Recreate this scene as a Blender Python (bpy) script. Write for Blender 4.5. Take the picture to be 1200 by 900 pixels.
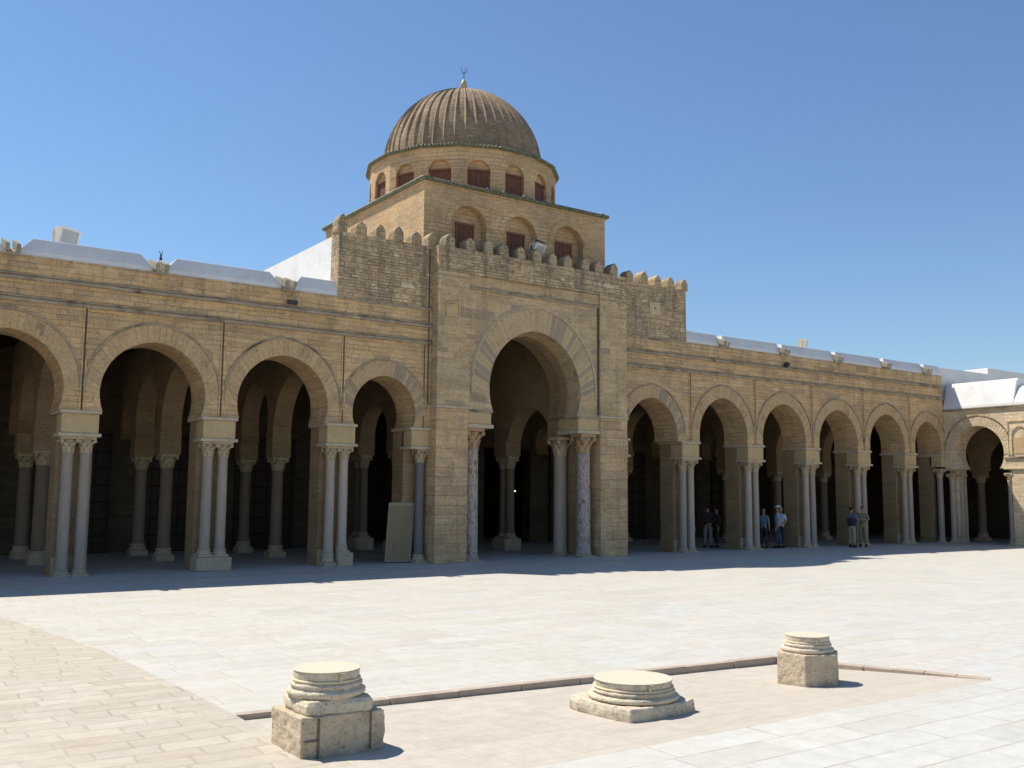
import bpy, bmesh, math, random
from math import sin, cos, pi, radians, sqrt, asin, acos, atan2
from mathutils import Vector, Matrix
random.seed(7)
S = bpy.context.scene
for o in list(bpy.data.objects): bpy.data.objects.remove(o)
COL = S.collection

# ------------------------------------------------------------------ camera, sky, sun, exposure
YAW, PITCH, ROLL, FPX, CD, CH = -0.609079, 0.113065, 0.0073604, 1145.15, 25.2477, 2.0
fwd = Vector((-sin(YAW)*cos(PITCH), cos(YAW)*cos(PITCH), sin(PITCH)))
rt = Vector((cos(YAW), sin(YAW), 0)); up = rt.cross(fwd)
r2 = rt*cos(ROLL)+up*sin(ROLL); u2 = -rt*sin(ROLL)+up*cos(ROLL)
cam = bpy.data.cameras.new('camera'); cam.sensor_width = 36; cam.lens = FPX/1200*36
cam.clip_start = .1; cam.clip_end = 3000
co = bpy.data.objects.new('camera', cam); COL.objects.link(co)
m = Matrix(((r2.x,u2.x,-fwd.x,0),(r2.y,u2.y,-fwd.y,-CD),(r2.z,u2.z,-fwd.z,CH),(0,0,0,1)))
co.matrix_world = m
S.camera = co
SUNV = Vector((-0.36, 0.555, 1.0)).normalized()      # towards the sun
W = bpy.data.worlds.new('World'); S.world = W; W.use_nodes = True
nt = W.node_tree; bg = nt.nodes['Background']
sk = nt.nodes.new('ShaderNodeTexSky'); sk.sky_type = 'NISHITA'; sk.sun_disc = False
sk.sun_elevation = asin(SUNV.z); sk.sun_rotation = atan2(SUNV.x, SUNV.y)
sk.altitude = 0; sk.air_density = 1.2; sk.dust_density = .05; sk.ozone_density = 7.5
nt.links.new(sk.outputs[0], bg.inputs[0]); bg.inputs[1].default_value = 0.094
sl = bpy.data.lights.new('sun', 'SUN'); sl.energy = 4.6; sl.angle = radians(.53); sl.color = (1, .94, .84)
so = bpy.data.objects.new('sun', sl); COL.objects.link(so)
so.rotation_euler = (-SUNV).to_track_quat('-Z', 'Y').to_euler(); so.location = (0, 0, 60)
S.view_settings.view_transform = 'Standard'; S.view_settings.look = 'None'
S.view_settings.exposure = 0.45; S.view_settings.gamma = 1; S.view_settings.use_curve_mapping = False

# ------------------------------------------------------------------ materials
class NT:
    def __init__(s, name):
        s.m = bpy.data.materials.new(name); s.m.use_nodes = True; s.t = s.m.node_tree
        s.bs = s.t.nodes['Principled BSDF']
    def n(s, typ, **k):
        x = s.t.nodes.new(typ)
        for a, b in k.items(): setattr(x, a, b)
        return x
    def put(s, inp, v):
        if hasattr(v, 'links'): s.t.links.new(v, inp)
        else: inp.default_value = v
    def math(s, op, a, b=0.0, c=0.0):
        x = s.n('ShaderNodeMath', operation=op); s.put(x.inputs[0], a); s.put(x.inputs[1], b); s.put(x.inputs[2], c)
        return x.outputs[0]
    def comb(s, a, b, c):
        x = s.n('ShaderNodeCombineXYZ'); s.put(x.inputs[0], a); s.put(x.inputs[1], b); s.put(x.inputs[2], c); return x.outputs[0]
    def sep(s, v):
        x = s.n('ShaderNodeSeparateXYZ'); s.put(x.inputs[0], v); return x.outputs
    def noise(s, v, sc, det=4, rough=.6, out=0):
        x = s.n('ShaderNodeTexNoise'); s.put(x.inputs['Vector'], v); x.inputs['Scale'].default_value = sc
        x.inputs['Detail'].default_value = det; x.inputs['Roughness'].default_value = rough; return x.outputs[out]
    def mapr(s, v, a, b, c=0., d=1.):
        x = s.n('ShaderNodeMapRange'); s.put(x.inputs[0], v); x.inputs[1].default_value = a; x.inputs[2].default_value = b
        s.put(x.inputs[3], c); s.put(x.inputs[4], d); return x.outputs[0]
    def mix(s, f, a, b, mode='MIX'):
        x = s.n('ShaderNodeMix', data_type='RGBA', blend_type=mode); s.put(x.inputs[0], f)
        for i, v in ((6, a), (7, b)):
            if isinstance(v, tuple) and len(v) == 3: v = v+(1,)
            s.put(x.inputs[i], v)
        return x.outputs[2]
    def ramp(s, v, stops, interp='LINEAR'):
        x = s.n('ShaderNodeValToRGB'); s.put(x.inputs[0], v); cr = x.color_ramp; cr.interpolation = interp
        while len(cr.elements) < len(stops): cr.elements.new(.5)
        for e, (p, c) in zip(cr.elements, stops): e.position = p; e.color = c+(1,)
        return x.outputs[0]
    def pos(s): return s.n('ShaderNodeNewGeometry').outputs['Position']
    def scl(s, v, x, y, z):
        q = s.n('ShaderNodeVectorMath', operation='MULTIPLY'); s.put(q.inputs[0], v); q.inputs[1].default_value = (x, y, z); return q.outputs[0]
    def boxuv(s):
        g = s.n('ShaderNodeNewGeometry'); P = s.sep(g.outputs['Position']); N = s.sep(g.outputs['True Normal'])
        ax = s.math('ABSOLUTE', N[0]); ay = s.math('ABSOLUTE', N[1]); az = s.math('ABSOLUTE', N[2])
        fx = s.math('GREATER_THAN', ax, ay); fz = s.math('GREATER_THAN', az, .75)
        u = s.math('ADD', s.math('MULTIPLY', fx, P[1]), s.math('MULTIPLY', s.math('SUBTRACT', 1, fx), P[0]))
        u = s.math('ADD', s.math('MULTIPLY', fz, P[0]), s.math('MULTIPLY', s.math('SUBTRACT', 1, fz), u))
        v = s.math('ADD', s.math('MULTIPLY', fz, P[1]), s.math('MULTIPLY', s.math('SUBTRACT', 1, fz), P[2]))
        return u, v, g.outputs['Position']
    def cells(s, u, v, w, h, joint, warp, P, wscale=1.3, seed=0.):
        if warp:
            nz = s.sep(s.noise(P, wscale, 3, .6, 1))
            u = s.math('ADD', u, s.math('MULTIPLY', s.math('SUBTRACT', nz[0], .5), warp*2))
            v = s.math('ADD', v, s.math('MULTIPLY', s.math('SUBTRACT', nz[1], .5), warp))
        vv = s.math('DIVIDE', v, h); row = s.math('FLOOR', vv); fr = s.math('SUBTRACT', vv, row)
        wn = s.n('ShaderNodeTexWhiteNoise', noise_dimensions='1D'); s.put(wn.inputs['W'], s.math('ADD', row, seed+.37)); rr = wn.outputs[0]
        uu = s.math('ADD', s.math('MULTIPLY', s.math('DIVIDE', u, w), s.math('ADD', .75, s.math('MULTIPLY', rr, .5))), s.math('MULTIPLY', rr, 17.3))
        cell = s.math('FLOOR', uu); fu = s.math('SUBTRACT', uu, cell)
        w2 = s.n('ShaderNodeTexWhiteNoise', noise_dimensions='2D'); s.put(w2.inputs['Vector'], s.comb(cell, row, 0.))
        # split some stones in two
        du = s.math('MULTIPLY', s.math('MINIMUM', fu, s.math('SUBTRACT', 1, fu)), w)
        dv = s.math('MULTIPLY', s.math('MINIMUM', fr, s.math('SUBTRACT', 1, fr)), h)
        d = s.math('MINIMUM', du, dv)
        return w2.outputs[0], w2.outputs[1], s.mapr(d, joint*.35, joint)
    def finish(s, col, rough=.85, bump=None, bstr=.3, bdist=.02, spec=.25):
        s.put(s.bs.inputs['Base Color'], col); s.put(s.bs.inputs['Roughness'], rough)
        s.bs.inputs['Specular IOR Level'].default_value = spec
        if bump is not None:
            b = s.n('ShaderNodeBump'); b.inputs['Strength'].default_value = bstr; b.inputs['Distance'].default_value = bdist
            s.put(b.inputs['Height'], bump); s.put(s.bs.inputs['Normal'], b.outputs[0])
        return s.m

def masonry(name, stops, joint_col, w, h, joint, warp=.02, stain=.5, stain_col=(.12,.105,.085), bstr=.5, seed=0., stainz=None, jmix=.8, tint=(1.30,1.24,1.12), flecks=0, big=True):
    t = NT(name); u, v, P = t.boxuv()
    val, rc, mask = t.cells(u, v, w, h, joint, warp, P, seed=seed)
    if big:
        v2, _, m2 = t.cells(u, v, w*1.9, h*2., joint, warp*.7, P, seed=seed+5)
        sel = t.mapr(t.noise(t.scl(P, .35, .35, 1.1), 1., 2, .5), .51, .53)
        val = t.math('ADD', t.math('MULTIPLY', val, t.math('SUBTRACT', 1, sel)), t.math('MULTIPLY', v2, sel))
        mask = t.math('ADD', t.math('MULTIPLY', mask, t.math('SUBTRACT', 1, sel)), t.math('MULTIPLY', m2, sel))
    c = t.ramp(val, [(p, tuple(a*b for a, b in zip(q, tint))) for p, q in stops])
    n1 = t.noise(P, 22, 6, .7); c = t.mix(1., c, t.ramp(n1, [(.28, (.62,.61,.59)), (.5, (.98,.98,.98)), (.72, (1.24,1.23,1.21))]), 'MULTIPLY')
    n2 = t.noise(P, .7, 5, .6); c = t.mix(1., c, t.ramp(n2, [(.3, (.82,.80,.76)), (.7, (1.08,1.07,1.05))]), 'MULTIPLY')
    n3 = t.noise(t.scl(P, .9, .9, 9.), 1.6, 6, .75); c = t.mix(1., c, t.ramp(n3, [(.3, (.70,.67,.63)), (.47, (.98,.98,.98)), (.72, (1.16,1.15,1.14))]), 'MULTIPLY')
    n4 = t.noise(P, 1.9, 5, .7, 1); c = t.mix(.10, c, n4, 'OVERLAY')
    jm = t.mapr(t.noise(P, 1.1, 3), .35, .6, .1, jmix)
    c = t.mix(t.math('MULTIPLY', t.math('SUBTRACT', 1, mask), jm), c, joint_col)
    if stain:
        st = t.noise(t.scl(P, 1.6, 1.6, .45), 1.2, 7, .72)
        hi = .60 if not stainz else t.mapr(t.sep(P)[2], stainz[0], stainz[1], .64, .47)
        d = t.math('MULTIPLY', t.math('SUBTRACT', st, hi), 7.); d = t.math('MINIMUM', t.math('MAXIMUM', d, 0.), 1.)
        sp = t.mapr(t.noise(P, 9, 4, .8), .42, .62)
        c = t.mix(t.math('MULTIPLY', t.math('MULTIPLY', d, sp), stain), c, stain_col)
        gw = t.mapr(t.noise(t.scl(P, .8, .8, 1.5), .9, 8, .74), .47, .62); c = t.mix(t.math('MULTIPLY', gw, stain*.38), c, (.25,.215,.17))
        # small dark pits
        pit = t.mapr(t.noise(P, 14, 2, .5), .70, .76); c = t.mix(t.math('MULTIPLY', pit, .6), c, (.07,.055,.04))
    if flecks:
        fl = t.mapr(t.noise(t.scl(P, 1., 1., 1.6), 8.5, 3, .6), .60, .66); c = t.mix(t.math('MULTIPLY', fl, flecks), c, (.66,.56,.42))
        dk = t.mapr(t.noise(t.scl(P, 1., 1., 1.5), 6.3, 4, .7), .53, .64); c = t.mix(t.math('MULTIPLY', dk, flecks*.9), c, (.17,.13,.09))
        dr = t.mapr(t.noise(t.scl(P, 2.6, 2.6, .22), 1., 5, .65), .50, .66); c = t.mix(t.math('MULTIPLY', dr, flecks*.85), c, (.15,.125,.095))
    hgt = t.math('ADD', t.math('MULTIPLY', mask, .6), t.math('MULTIPLY', n1, .8))
    hgt = t.math('ADD', hgt, t.math('MULTIPLY', val, .5))
    return t.finish(c, .9, hgt, bstr, .02, .15)

SAND = [(0, (.41,.285,.155)), (.35, (.455,.325,.18)), (.8, (.49,.355,.20)), (.93, (.44,.32,.19)), (1, (.32,.235,.145))]
M = {}
M['wall'] = masonry('coursed_stone', SAND, (.24,.18,.11), .46, .13, .012, .06, .9, bstr=.7, stainz=(5.0, 7.6), jmix=.6, tint=(1.52,1.44,1.36), flecks=.24)
M['gate'] = masonry('gate_stone', [(0,(.40,.30,.185)),(.4,(.46,.35,.215)),(.8,(.50,.385,.245)),(.92,(.42,.32,.21)),(1,(.29,.23,.165))], (.54,.46,.34), .40, .16, .016, .04, .8, bstr=.6, stainz=(5.5, 9.3), flecks=.28, tint=(1.34,1.28,1.16))
M['ashlar'] = masonry('large_ashlar', [(0,(.42,.31,.19)),(.5,(.48,.36,.225)),(.85,(.51,.39,.25)),(1,(.39,.285,.185))], (.34,.26,.17), .62, .28, .012, .05, .8, bstr=.8, flecks=.26, jmix=.55, tint=(1.50,1.36,1.20))
M['tower'] = masonry('weathered_parapet', [(0,(.33,.25,.165)),(.5,(.43,.325,.205)),(.93,(.46,.36,.235)),(1,(.58,.50,.38))], (.25,.195,.13), .22, .09, .012, .03, 1., (.085,.078,.066), bstr=1., stainz=(6.6, 9.4), flecks=.75, tint=(1.42,1.36,1.22))
M['merlon'] = masonry('merlon_stone', [(0,(.38,.30,.20)),(.5,(.43,.34,.23)),(1,(.46,.37,.26))], (.30,.24,.16), .16, .085, .012, .03, 1., (.10,.09,.07), bstr=1., stainz=(6.4, 9.6), flecks=.45)
M['brick'] = masonry('tan_brick', [(0,(.42,.295,.18)),(.5,(.50,.36,.225)),(1,(.45,.34,.23))], (.33,.265,.185), .24, .065, .012, .015, .6, bstr=.9, flecks=.16, tint=(1.36,1.28,1.12))
M['inner'] = masonry('pier_stone', [(0,(.33,.245,.15)),(.5,(.38,.285,.175)),(1,(.35,.265,.165))], (.30,.24,.17), .5, .17, .010, .02, .3, bstr=.4, tint=(1.02,.94,.84))  # stone colour lowered so the porch interior sits in deeper shade
M['ceil'] = None
M['rear'] = masonry('shade_dark_rear_stone', [(0,(.10,.075,.05)),(1,(.13,.10,.065))], (.08,.06,.04), .5, .2, .01, .02, 0, tint=(1,1,1))  # very dark base colour stands in for deep shade at the back
M['pale'] = masonry('pale_wing_stone', [(0,(.48,.38,.26)),(.5,(.58,.47,.33)),(1,(.52,.43,.31))], (.42,.35,.26), .34, .16, .010, .02, .3, bstr=.45, flecks=.12, tint=(1.4,1.36,1.28))

t = NT('voussoir_stone'); g = t.n('ShaderNodeNewGeometry'); r_ = g.outputs['Random Per Island']; P = t.pos()
c = t.ramp(r_, [(0,(.52,.36,.195)),(.5,(.58,.41,.23)),(.66,(.54,.385,.215)),(.72,(.44,.335,.215)),(1,(.38,.29,.19))])
n1 = t.noise(P, 18, 5, .7); c = t.mix(1., c, t.ramp(n1, [(.25,(.75,.75,.75)),(.7,(1.1,1.1,1.1))]), 'MULTIPLY')
n2 = t.mapr(t.noise(P, 6, 5, .75), .5, .68); c = t.mix(t.math('MULTIPLY', n2, .45), c, (.20,.155,.11))
M['vouss'] = t.finish(c, .9, n1, .6, .02, .15)
t = NT('voussoir_plain'); g = t.n('ShaderNodeNewGeometry'); r_ = g.outputs['Random Per Island']; P = t.pos()
c = t.ramp(r_, [(0,(.55,.375,.20)),(.6,(.63,.44,.24)),(1,(.50,.36,.20))])
n1 = t.noise(P, 16, 6, .75); c = t.mix(1., c, t.ramp(n1, [(.28,(.64,.63,.61)),(.72,(1.22,1.21,1.19))]), 'MULTIPLY')
st = t.mapr(t.noise(P, 2.1, 6, .75), .55, .66); c = t.mix(t.math('MULTIPLY', st, .55), c, (.15,.125,.09))
M['vouss2'] = t.finish(c, .9, n1, .5, .02, .15)

def plain(name, c1, c2, sc=6, rough=.8, bstr=.3, stain=0, scol=(.1,.09,.07), vec=(1,1,1), obj=0.):
    t = NT(name); P = t.scl(t.pos(), *vec); n = t.noise(P, sc, 6, .7)
    c = t.mix(t.mapr(n, .3, .7), c1, c2)
    if stain: c = t.mix(t.math('MULTIPLY', t.mapr(t.noise(P, sc*.35, 6, .75), .52, .66), stain), c, scol)
    if obj:
        oi = t.n('ShaderNodeObjectInfo').outputs['Random']
        c = t.mix(1., c, t.ramp(oi, [(0,(1,1,1)),(.5,(1-obj*.5,1-obj*.6,1-obj*.7)),(1,(1-obj,)*3)]), 'MULTIPLY')
    return t.finish(c, rough, n, bstr, .01, .3)
def pitted(name, c1, c2, sc=6, rough=.8, bstr=.3, stain=0, scol=(.1,.09,.07)):
    t = NT(name); P = t.pos(); n = t.noise(P, sc, 8, .75)
    c = t.mix(t.mapr(n, .3, .7), c1, c2)
    c = t.mix(t.math('MULTIPLY', t.mapr(t.noise(P, sc*.5, 7, .78), .5, .66), stain), c, scol)
    gr = t.noise(P, 70, 3, .7); c = t.mix(1., c, t.ramp(gr, [(.3,(.80,.79,.77)),(.65,(1.06,1.06,1.06))]), 'MULTIPLY')
    pit = t.mapr(t.noise(P, 48, 4, .65), .62, .74); c = t.mix(t.math('MULTIPLY', pit, .5), c, (.30,.25,.19))
    lic = t.mapr(t.noise(P, 9, 7, .75), .54, .68); c = t.mix(t.math('MULTIPLY', lic, .5), c, (.38,.37,.33))
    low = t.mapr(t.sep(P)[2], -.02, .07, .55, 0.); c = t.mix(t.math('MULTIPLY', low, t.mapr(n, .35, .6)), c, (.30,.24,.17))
    h_ = t.math('SUBTRACT', t.math('ADD', n, t.math('MULTIPLY', gr, .35)), pit)
    return t.finish(c, rough, h_, min(1, bstr*1.2), .015, .2)
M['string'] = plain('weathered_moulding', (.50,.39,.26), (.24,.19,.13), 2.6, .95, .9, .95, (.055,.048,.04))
M['groove'] = plain('recess_shade', (.15,.12,.085), (.07,.058,.042), 9, .95)  # dark tone painting the shade inside narrow recesses
M['impost'] = plain('impost_stone', (.60,.48,.32), (.48,.385,.255), 7, .9, .5, .4, (.16,.13,.1))
M['block'] = plain('dosseret_block', (.60,.43,.225), (.50,.36,.19), 4, .9, .5, .4, (.24,.17,.1))
M['marble'] = plain('grey_marble', (.53,.44,.345), (.43,.355,.28), 3, .5, .12, .35, (.30,.27,.25), (2,2,.5), .30)
M['marble_in'] = plain('inner_marble', (.29,.22,.15), (.215,.16,.11), 3, .6, .12, .3, (.2,.18,.15), (2,2,.5), .2)  # darker copy of the front marble, with porch shade in its colour
M['granite'] = plain('dark_grey_granite', (.22,.205,.185), (.15,.14,.13), 30, .55, .1)
M['capital'] = plain('carved_capital', (.60,.46,.29), (.42,.32,.20), 12, .85, .5, .4, (.14,.11,.08))
M['capital_gold'] = plain('ochre_stained_capital', (.52,.33,.15), (.36,.22,.11), 6, .85, .5, .5, (.5,.44,.36))
M['colbase'] = plain('column_base_stone', (.54,.43,.30), (.42,.33,.23), 7, .9, .5, .4, (.2,.17,.13))
t = NT('veined_breccia'); P = t.pos(); wv = t.noise(t.scl(P, 1,1,.45), 7, 7, .75)
c = t.ramp(wv, [(0,(.16,.09,.07)),(.42,(.26,.16,.12)),(.49,(.44,.36,.29)),(.53,(.54,.47,.39)),(.58,(.24,.20,.18)),(.66,(.36,.28,.22)),(1,(.5,.42,.34))])
M['breccia'] = t.finish(c, .5, wv, .2, .01, .4)
M['white'] = plain('white_limewash', (.74,.725,.70), (.64,.625,.60), 2.2, .9, .8, .3, (.46,.43,.38))
M['offwhite'] = plain('cream_limewash', (.74,.70,.66), (.68,.65,.61), 3, .9, .25)
M['spout'] = plain('old_spout_stone', (.40,.35,.26), (.22,.20,.16), 11, .95, .8, .6)
M['shutter'] = None
t = NT('red_brown_shutter'); P = t.pos(); sp = t.sep(P)
bars = t.math('PINGPONG', t.math('MULTIPLY', t.math('ADD', sp[0], sp[1]), 9.), .5)
c = t.mix(t.mapr(bars, .02, .10), (.05,.02,.015), (.18,.075,.045)); c = t.mix(t.mapr(t.noise(P,9),.4,.7), c, (.11,.055,.035))
M['shutter'] = t.finish(c, .7, bars, .4, .02)
M['frame'] = plain('shutter_frame', (.24,.10,.06), (.17,.07,.045), 9, .7)
t = NT('green_tile'); P = t.pos(); n = t.noise(P, 7, 4)
c = t.mix(t.mapr(n,.35,.65), (.10,.115,.055), (.19,.175,.11)); M['tile'] = t.finish(c, .6, n, .3, .01, .4)
t = NT('dome_brick'); u, v, P = t.boxuv(); val, rc, mask = t.cells(u, t.sep(P)[2], .22, .055, .012, .02, P)
c = t.ramp(val, [(0,(.27,.20,.13)),(.5,(.34,.255,.165)),(.9,(.38,.29,.19)),(1,(.46,.37,.26))]); n1 = t.noise(P, 1.6, 6, .7)
c = t.mix(1., c, t.ramp(n1, [(.3,(.72,.70,.68)),(.7,(1.15,1.12,1.08))]), 'MULTIPLY')
c = t.mix(t.math('MULTIPLY', t.math('SUBTRACT',1,mask), .5), c, (.20,.155,.11))
M['dome'] = t.finish(c, .9, t.math('ADD', mask, n1), .5, .02, .15)
t = NT('dark_wood_door'); P = t.pos(); sp = t.sep(P)
b = t.math('PINGPONG', t.math('MULTIPLY', sp[0], 2.2), .5); b2 = t.math('PINGPONG', t.math('MULTIPLY', sp[2], 1.8), .5)
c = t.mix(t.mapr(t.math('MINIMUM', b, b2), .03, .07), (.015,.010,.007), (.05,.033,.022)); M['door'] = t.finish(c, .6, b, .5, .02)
M['panel'] = plain('grey_olive_board', (.32,.235,.13), (.27,.20,.11), 3, .7, .15)
M['panel_trim'] = plain('pale_batten', (.36,.31,.21), (.29,.25,.17), 4, .7, .15)
M['lamp_body'] = plain('beige_metal_housing', (.62,.56,.40), (.50,.46,.34), 6, .5, .1)
M['lamp_dark'] = plain('dark_bracket', (.05,.05,.05), (.035,.035,.035), 5, .5, .1)
M['lamp_white'] = plain('white_lamp_rim', (.75,.75,.72), (.7,.7,.67), 5, .4, .1)
t = NT('lamp_glass'); M['glass'] = t.finish((.45,.48,.46,1), .12, None, spec=.8)
M['finial'] = plain('aged_brass', (.50,.42,.24), (.36,.30,.18), 8, .45, .1)
M['iron'] = plain('blue_black_iron', (.035,.05,.07), (.03,.04,.05), 8, .5, .1)
M['drum_old'] = pitted('weathered_marble_drum', (.72,.63,.48), (.60,.50,.36), 9, .85, .9, .5, (.34,.28,.20))
M['drum_top'] = plain('worn_marble_top', (.62,.56,.43), (.54,.48,.36), 40, .8, .4)
M['band'] = plain('yellowed_cement_band', (.66,.56,.38), (.58,.49,.33), 12, .85, .5)
M['plinth'] = pitted('sandy_plinth_block', (.66,.535,.38), (.54,.43,.30), 8, .9, 1., .5, (.33,.26,.17))
M['plinth_joint'] = plain('plinth_mortar', (.20,.155,.11), (.14,.11,.08), 20, .95, .8)
M['kerb'] = plain('kerb_stone', (.48,.39,.30), (.38,.30,.23), 6, .9, .8, .4, (.2,.15,.12))
M['roof'] = plain('lime_roof', (.62,.60,.57), (.54,.52,.49), 2, .9)

def paving(name, stops, joint_col, w, h, joint, warp, big, pits=0., rough=.55, seed=3., jm=.75):
    t = NT(name); P = t.pos(); sp = t.sep(P)
    val, rc, mask = t.cells(sp[0], sp[1], w, h, joint, warp, P, .8, seed)
    c = t.ramp(val, [(p, tuple(a*.90 for a in q)) for p, q in stops]); big = tuple(a*.90 for a in big)
    n1 = t.noise(P, 5, 7, .7); c = t.mix(1., c, t.ramp(n1, [(.3,(.86,.85,.83)),(.65,(1.04,1.04,1.04))]), 'MULTIPLY')
    n2 = t.noise(P, .35, 4, .6); c = t.mix(t.mapr(n2, .42, .68, 0., .5), c, big)
    n3 = t.noise(P, 45, 3, .6)
    c = t.mix(1., c, t.ramp(n3, [(.3,(.93,.93,.93)),(.7,(1.03,1.03,1.03))]), 'MULTIPLY')
    jn = t.mapr(t.noise(P, 1.7, 4, .7), .4, .62, .12, jm)
    c = t.mix(t.math('MULTIPLY', t.math('SUBTRACT', 1, mask), jn), c, joint_col)
    if pits:
        pm = t.mapr(t.noise(t.scl(P, .45, 1.7, 1.), 2.0, 7, .8), .54, .66); c = t.mix(t.math('MULTIPLY', pm, pits), c, (.36,.29,.21))
    h_ = t.math('ADD', t.math('MULTIPLY', mask, .8), t.math('MULTIPLY', n1, .6)); h_ = t.math('ADD', h_, t.math('MULTIPLY', val, .4))
    return t.finish(c, rough, h_, .35, .012, .35)
M['pave'] = paving('marble_courtyard_slabs', [(0,(.60,.565,.49)),(.3,(.63,.60,.525)),(.65,(.66,.63,.56)),(.8,(.615,.61,.565)),(.9,(.645,.59,.51)),(1,(.57,.555,.51))], (.44,.39,.32), .80, .44, .018, .05, (.63,.59,.51), .22, jm=.6)
M['pave_near'] = paving('near_marble_slabs', [(0,(.60,.575,.51)),(.3,(.65,.63,.57)),(.7,(.63,.62,.575)),(.9,(.67,.64,.57)),(1,(.63,.565,.48))], (.36,.30,.22), .95, .40, .013, .03, (.61,.57,.49), .2, seed=11.)
M['pave_rough'] = paving('rough_tan_slabs', [(0,(.50,.445,.355)),(.4,(.55,.495,.40)),(.8,(.585,.53,.43)),(1,(.51,.465,.385))], (.32,.26,.19), .52, .25, .020, .15, (.53,.45,.35), .6, .75, 5., .75)
M['pave_sunk'] = paving('worn_pink_slabs', [(0,(.54,.485,.405)),(.5,(.585,.53,.445)),(1,(.56,.51,.43))], (.42,.35,.27), .7, .36, .014, .05, (.555,.485,.39), .35, .7, 8., .4)
M['earth'] = plain('dry_earth', (.34,.28,.2), (.28,.23,.16), .5, .95)

# ------------------------------------------------------------------ mesh helpers
class MB:
    def __init__(s): s.v = []; s.f = []; s.mi = []; s.mats = []; s.sm = []
    def add(s, vs, fs, mat=0, smooth=False):
        b = len(s.v); s.v += [tuple(x) for x in vs]
        for f in fs: s.f.append([b+i for i in f]); s.mi.append(mat); s.sm.append(smooth)
        return s
    def box(s, x0, x1, y0, y1, z0, z1, mat=0, jit=0.):
        vs = [(x, y, z) for z in (z0, z1) for y in (y0, y1) for x in (x0, x1)]
        if jit: vs = [tuple(c+random.uniform(-jit, jit) for c in p) for p in vs]
        return s.add(vs, [(0,2,3,1),(4,5,7,6),(0,1,5,4),(2,6,7,3),(0,4,6,2),(1,3,7,5)], mat)
    def prism(s, pts, d0, d1, axis='y', mat=0):
        """pts: (u,z) outline; axis = the direction of extrusion"""
        n = len(pts); f = (lambda u, z, d: (u, d, z)) if axis == 'y' else ((lambda u, z, d: (d, u, z)) if axis == 'x' else (lambda u, z, d: (u, z, d)))
        vs = [f(u, z, d0) for u, z in pts]+[f(u, z, d1) for u, z in pts]
        fs = [list(range(n)), list(range(2*n-1, n-1, -1))]+[(i, i+n, (i+1) % n+n, (i+1) % n) for i in range(n)]
        return s.add(vs, fs, mat)
    def lathe(s, prof, cx=0, cy=0, n=24, mat=0, rot=0., smooth=True, cap=True, sq=False):
        vs = []; fs = []
        for r, z in prof:
            for k in range(n):
                a = rot+2*pi*k/n; vs.append((cx+r*cos(a), cy+r*sin(a), z))
        for i in range(len(prof)-1):
            for k in range(n):
                k2 = (k+1) % n; fs.append((i*n+k, i*n+k2, (i+1)*n+k2, (i+1)*n+k))
        s.add(vs, fs, mat, smooth)
        if cap:
            b = len(s.v)-len(vs)
            s.f.append([b+k for k in range(n)][::-1]); s.mi.append(mat); s.sm.append(False)
            s.f.append([b+(len(prof)-1)*n+k for k in range(n)]); s.mi.append(mat); s.sm.append(False)
        return s
    def tube(s, a, b, r0, r1, n=8, mat=0):
        a = Vector(a); b = Vector(b); d = (b-a).normalized(); x = d.orthogonal().normalized(); y = d.cross(x)
        vs = [a+(x*cos(2*pi*k/n)+y*sin(2*pi*k/n))*r0 for k in range(n)]+[b+(x*cos(2*pi*k/n)+y*sin(2*pi*k/n))*r1 for k in range(n)]
        return s.add(vs, [(k, (k+1) % n, n+(k+1) % n, n+k) for k in range(n)]+[list(range(n))[::-1], list(range(n, 2*n))], mat, True)
    def ball(s, c, rx, ry, rz, n=12, m_=8, mat=0):
        vs = []; fs = []
        for i in range(m_+1):
            p = -pi/2+pi*i/m_
            for k in range(n): a = 2*pi*k/n; vs.append((c[0]+rx*cos(p)*cos(a), c[1]+ry*cos(p)*sin(a), c[2]+rz*sin(p)))
        for i in range(m_):
            for k in range(n): fs.append((i*n+k, i*n+(k+1) % n, (i+1)*n+(k+1) % n, (i+1)*n+k))
        return s.add(vs, fs, mat, True)
    def xform(s, M4, start=0):
        for i in range(start, len(s.v)): s.v[i] = tuple(M4 @ Vector(s.v[i]))
        return s
    def build(s, name, mat, parent=None, world=True, bevel=0.):
        me = bpy.data.meshes.new(name); off = Vector((0,0,0))
        if parent is not None and world:
            p = parent
            while p is not None: off += p.location; p = p.parent
        me.from_pydata([tuple(Vector(v)-off) for v in s.v], [], s.f); 
        for x in (mat if isinstance(mat, (list, tuple)) else [mat]): me.materials.append(x)
        me.polygons.foreach_set('material_index', s.mi); me.polygons.foreach_set('use_smooth', s.sm)
        me.validate(); me.update()
        bm = bmesh.new(); bm.from_mesh(me); bmesh.ops.recalc_face_normals(bm, faces=bm.faces); bm.to_mesh(me); bm.free()
        o = bpy.data.objects.new(name, me); COL.objects.link(o)
        if parent is not None: o.parent = parent
        if bevel:
            b = o.modifiers.new('bevel', 'BEVEL'); b.width = bevel; b.segments = 2; b.limit_method = 'ANGLE'; b.angle_limit = radians(40)
        return o
def tag(o, label=None, cat=None, group=None, kind=None):
    for k, v in (('label', label), ('category', cat), ('group', group), ('kind', kind)):
        if v: o[k] = v
    return o
def thing(name, label, cat, loc=(0,0,0), group=None, parent=None):
    o = bpy.data.objects.new(name, None); COL.objects.link(o); o.location = loc; o.empty_display_size = .3
    if parent: o.parent = parent; return o
    return tag(o, label, cat, group)
def dup(root, loc, rotz=None):
    r = root.copy(); COL.objects.link(r); r.location = loc
    if rotz is not None: r.rotation_euler = (0, 0, rotz)
    for ch in root.children:
        c = ch.copy(); COL.objects.link(c); c.parent = r
        for g in ch.children: d = g.copy(); COL.objects.link(d); d.parent = c
    return r
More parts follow.
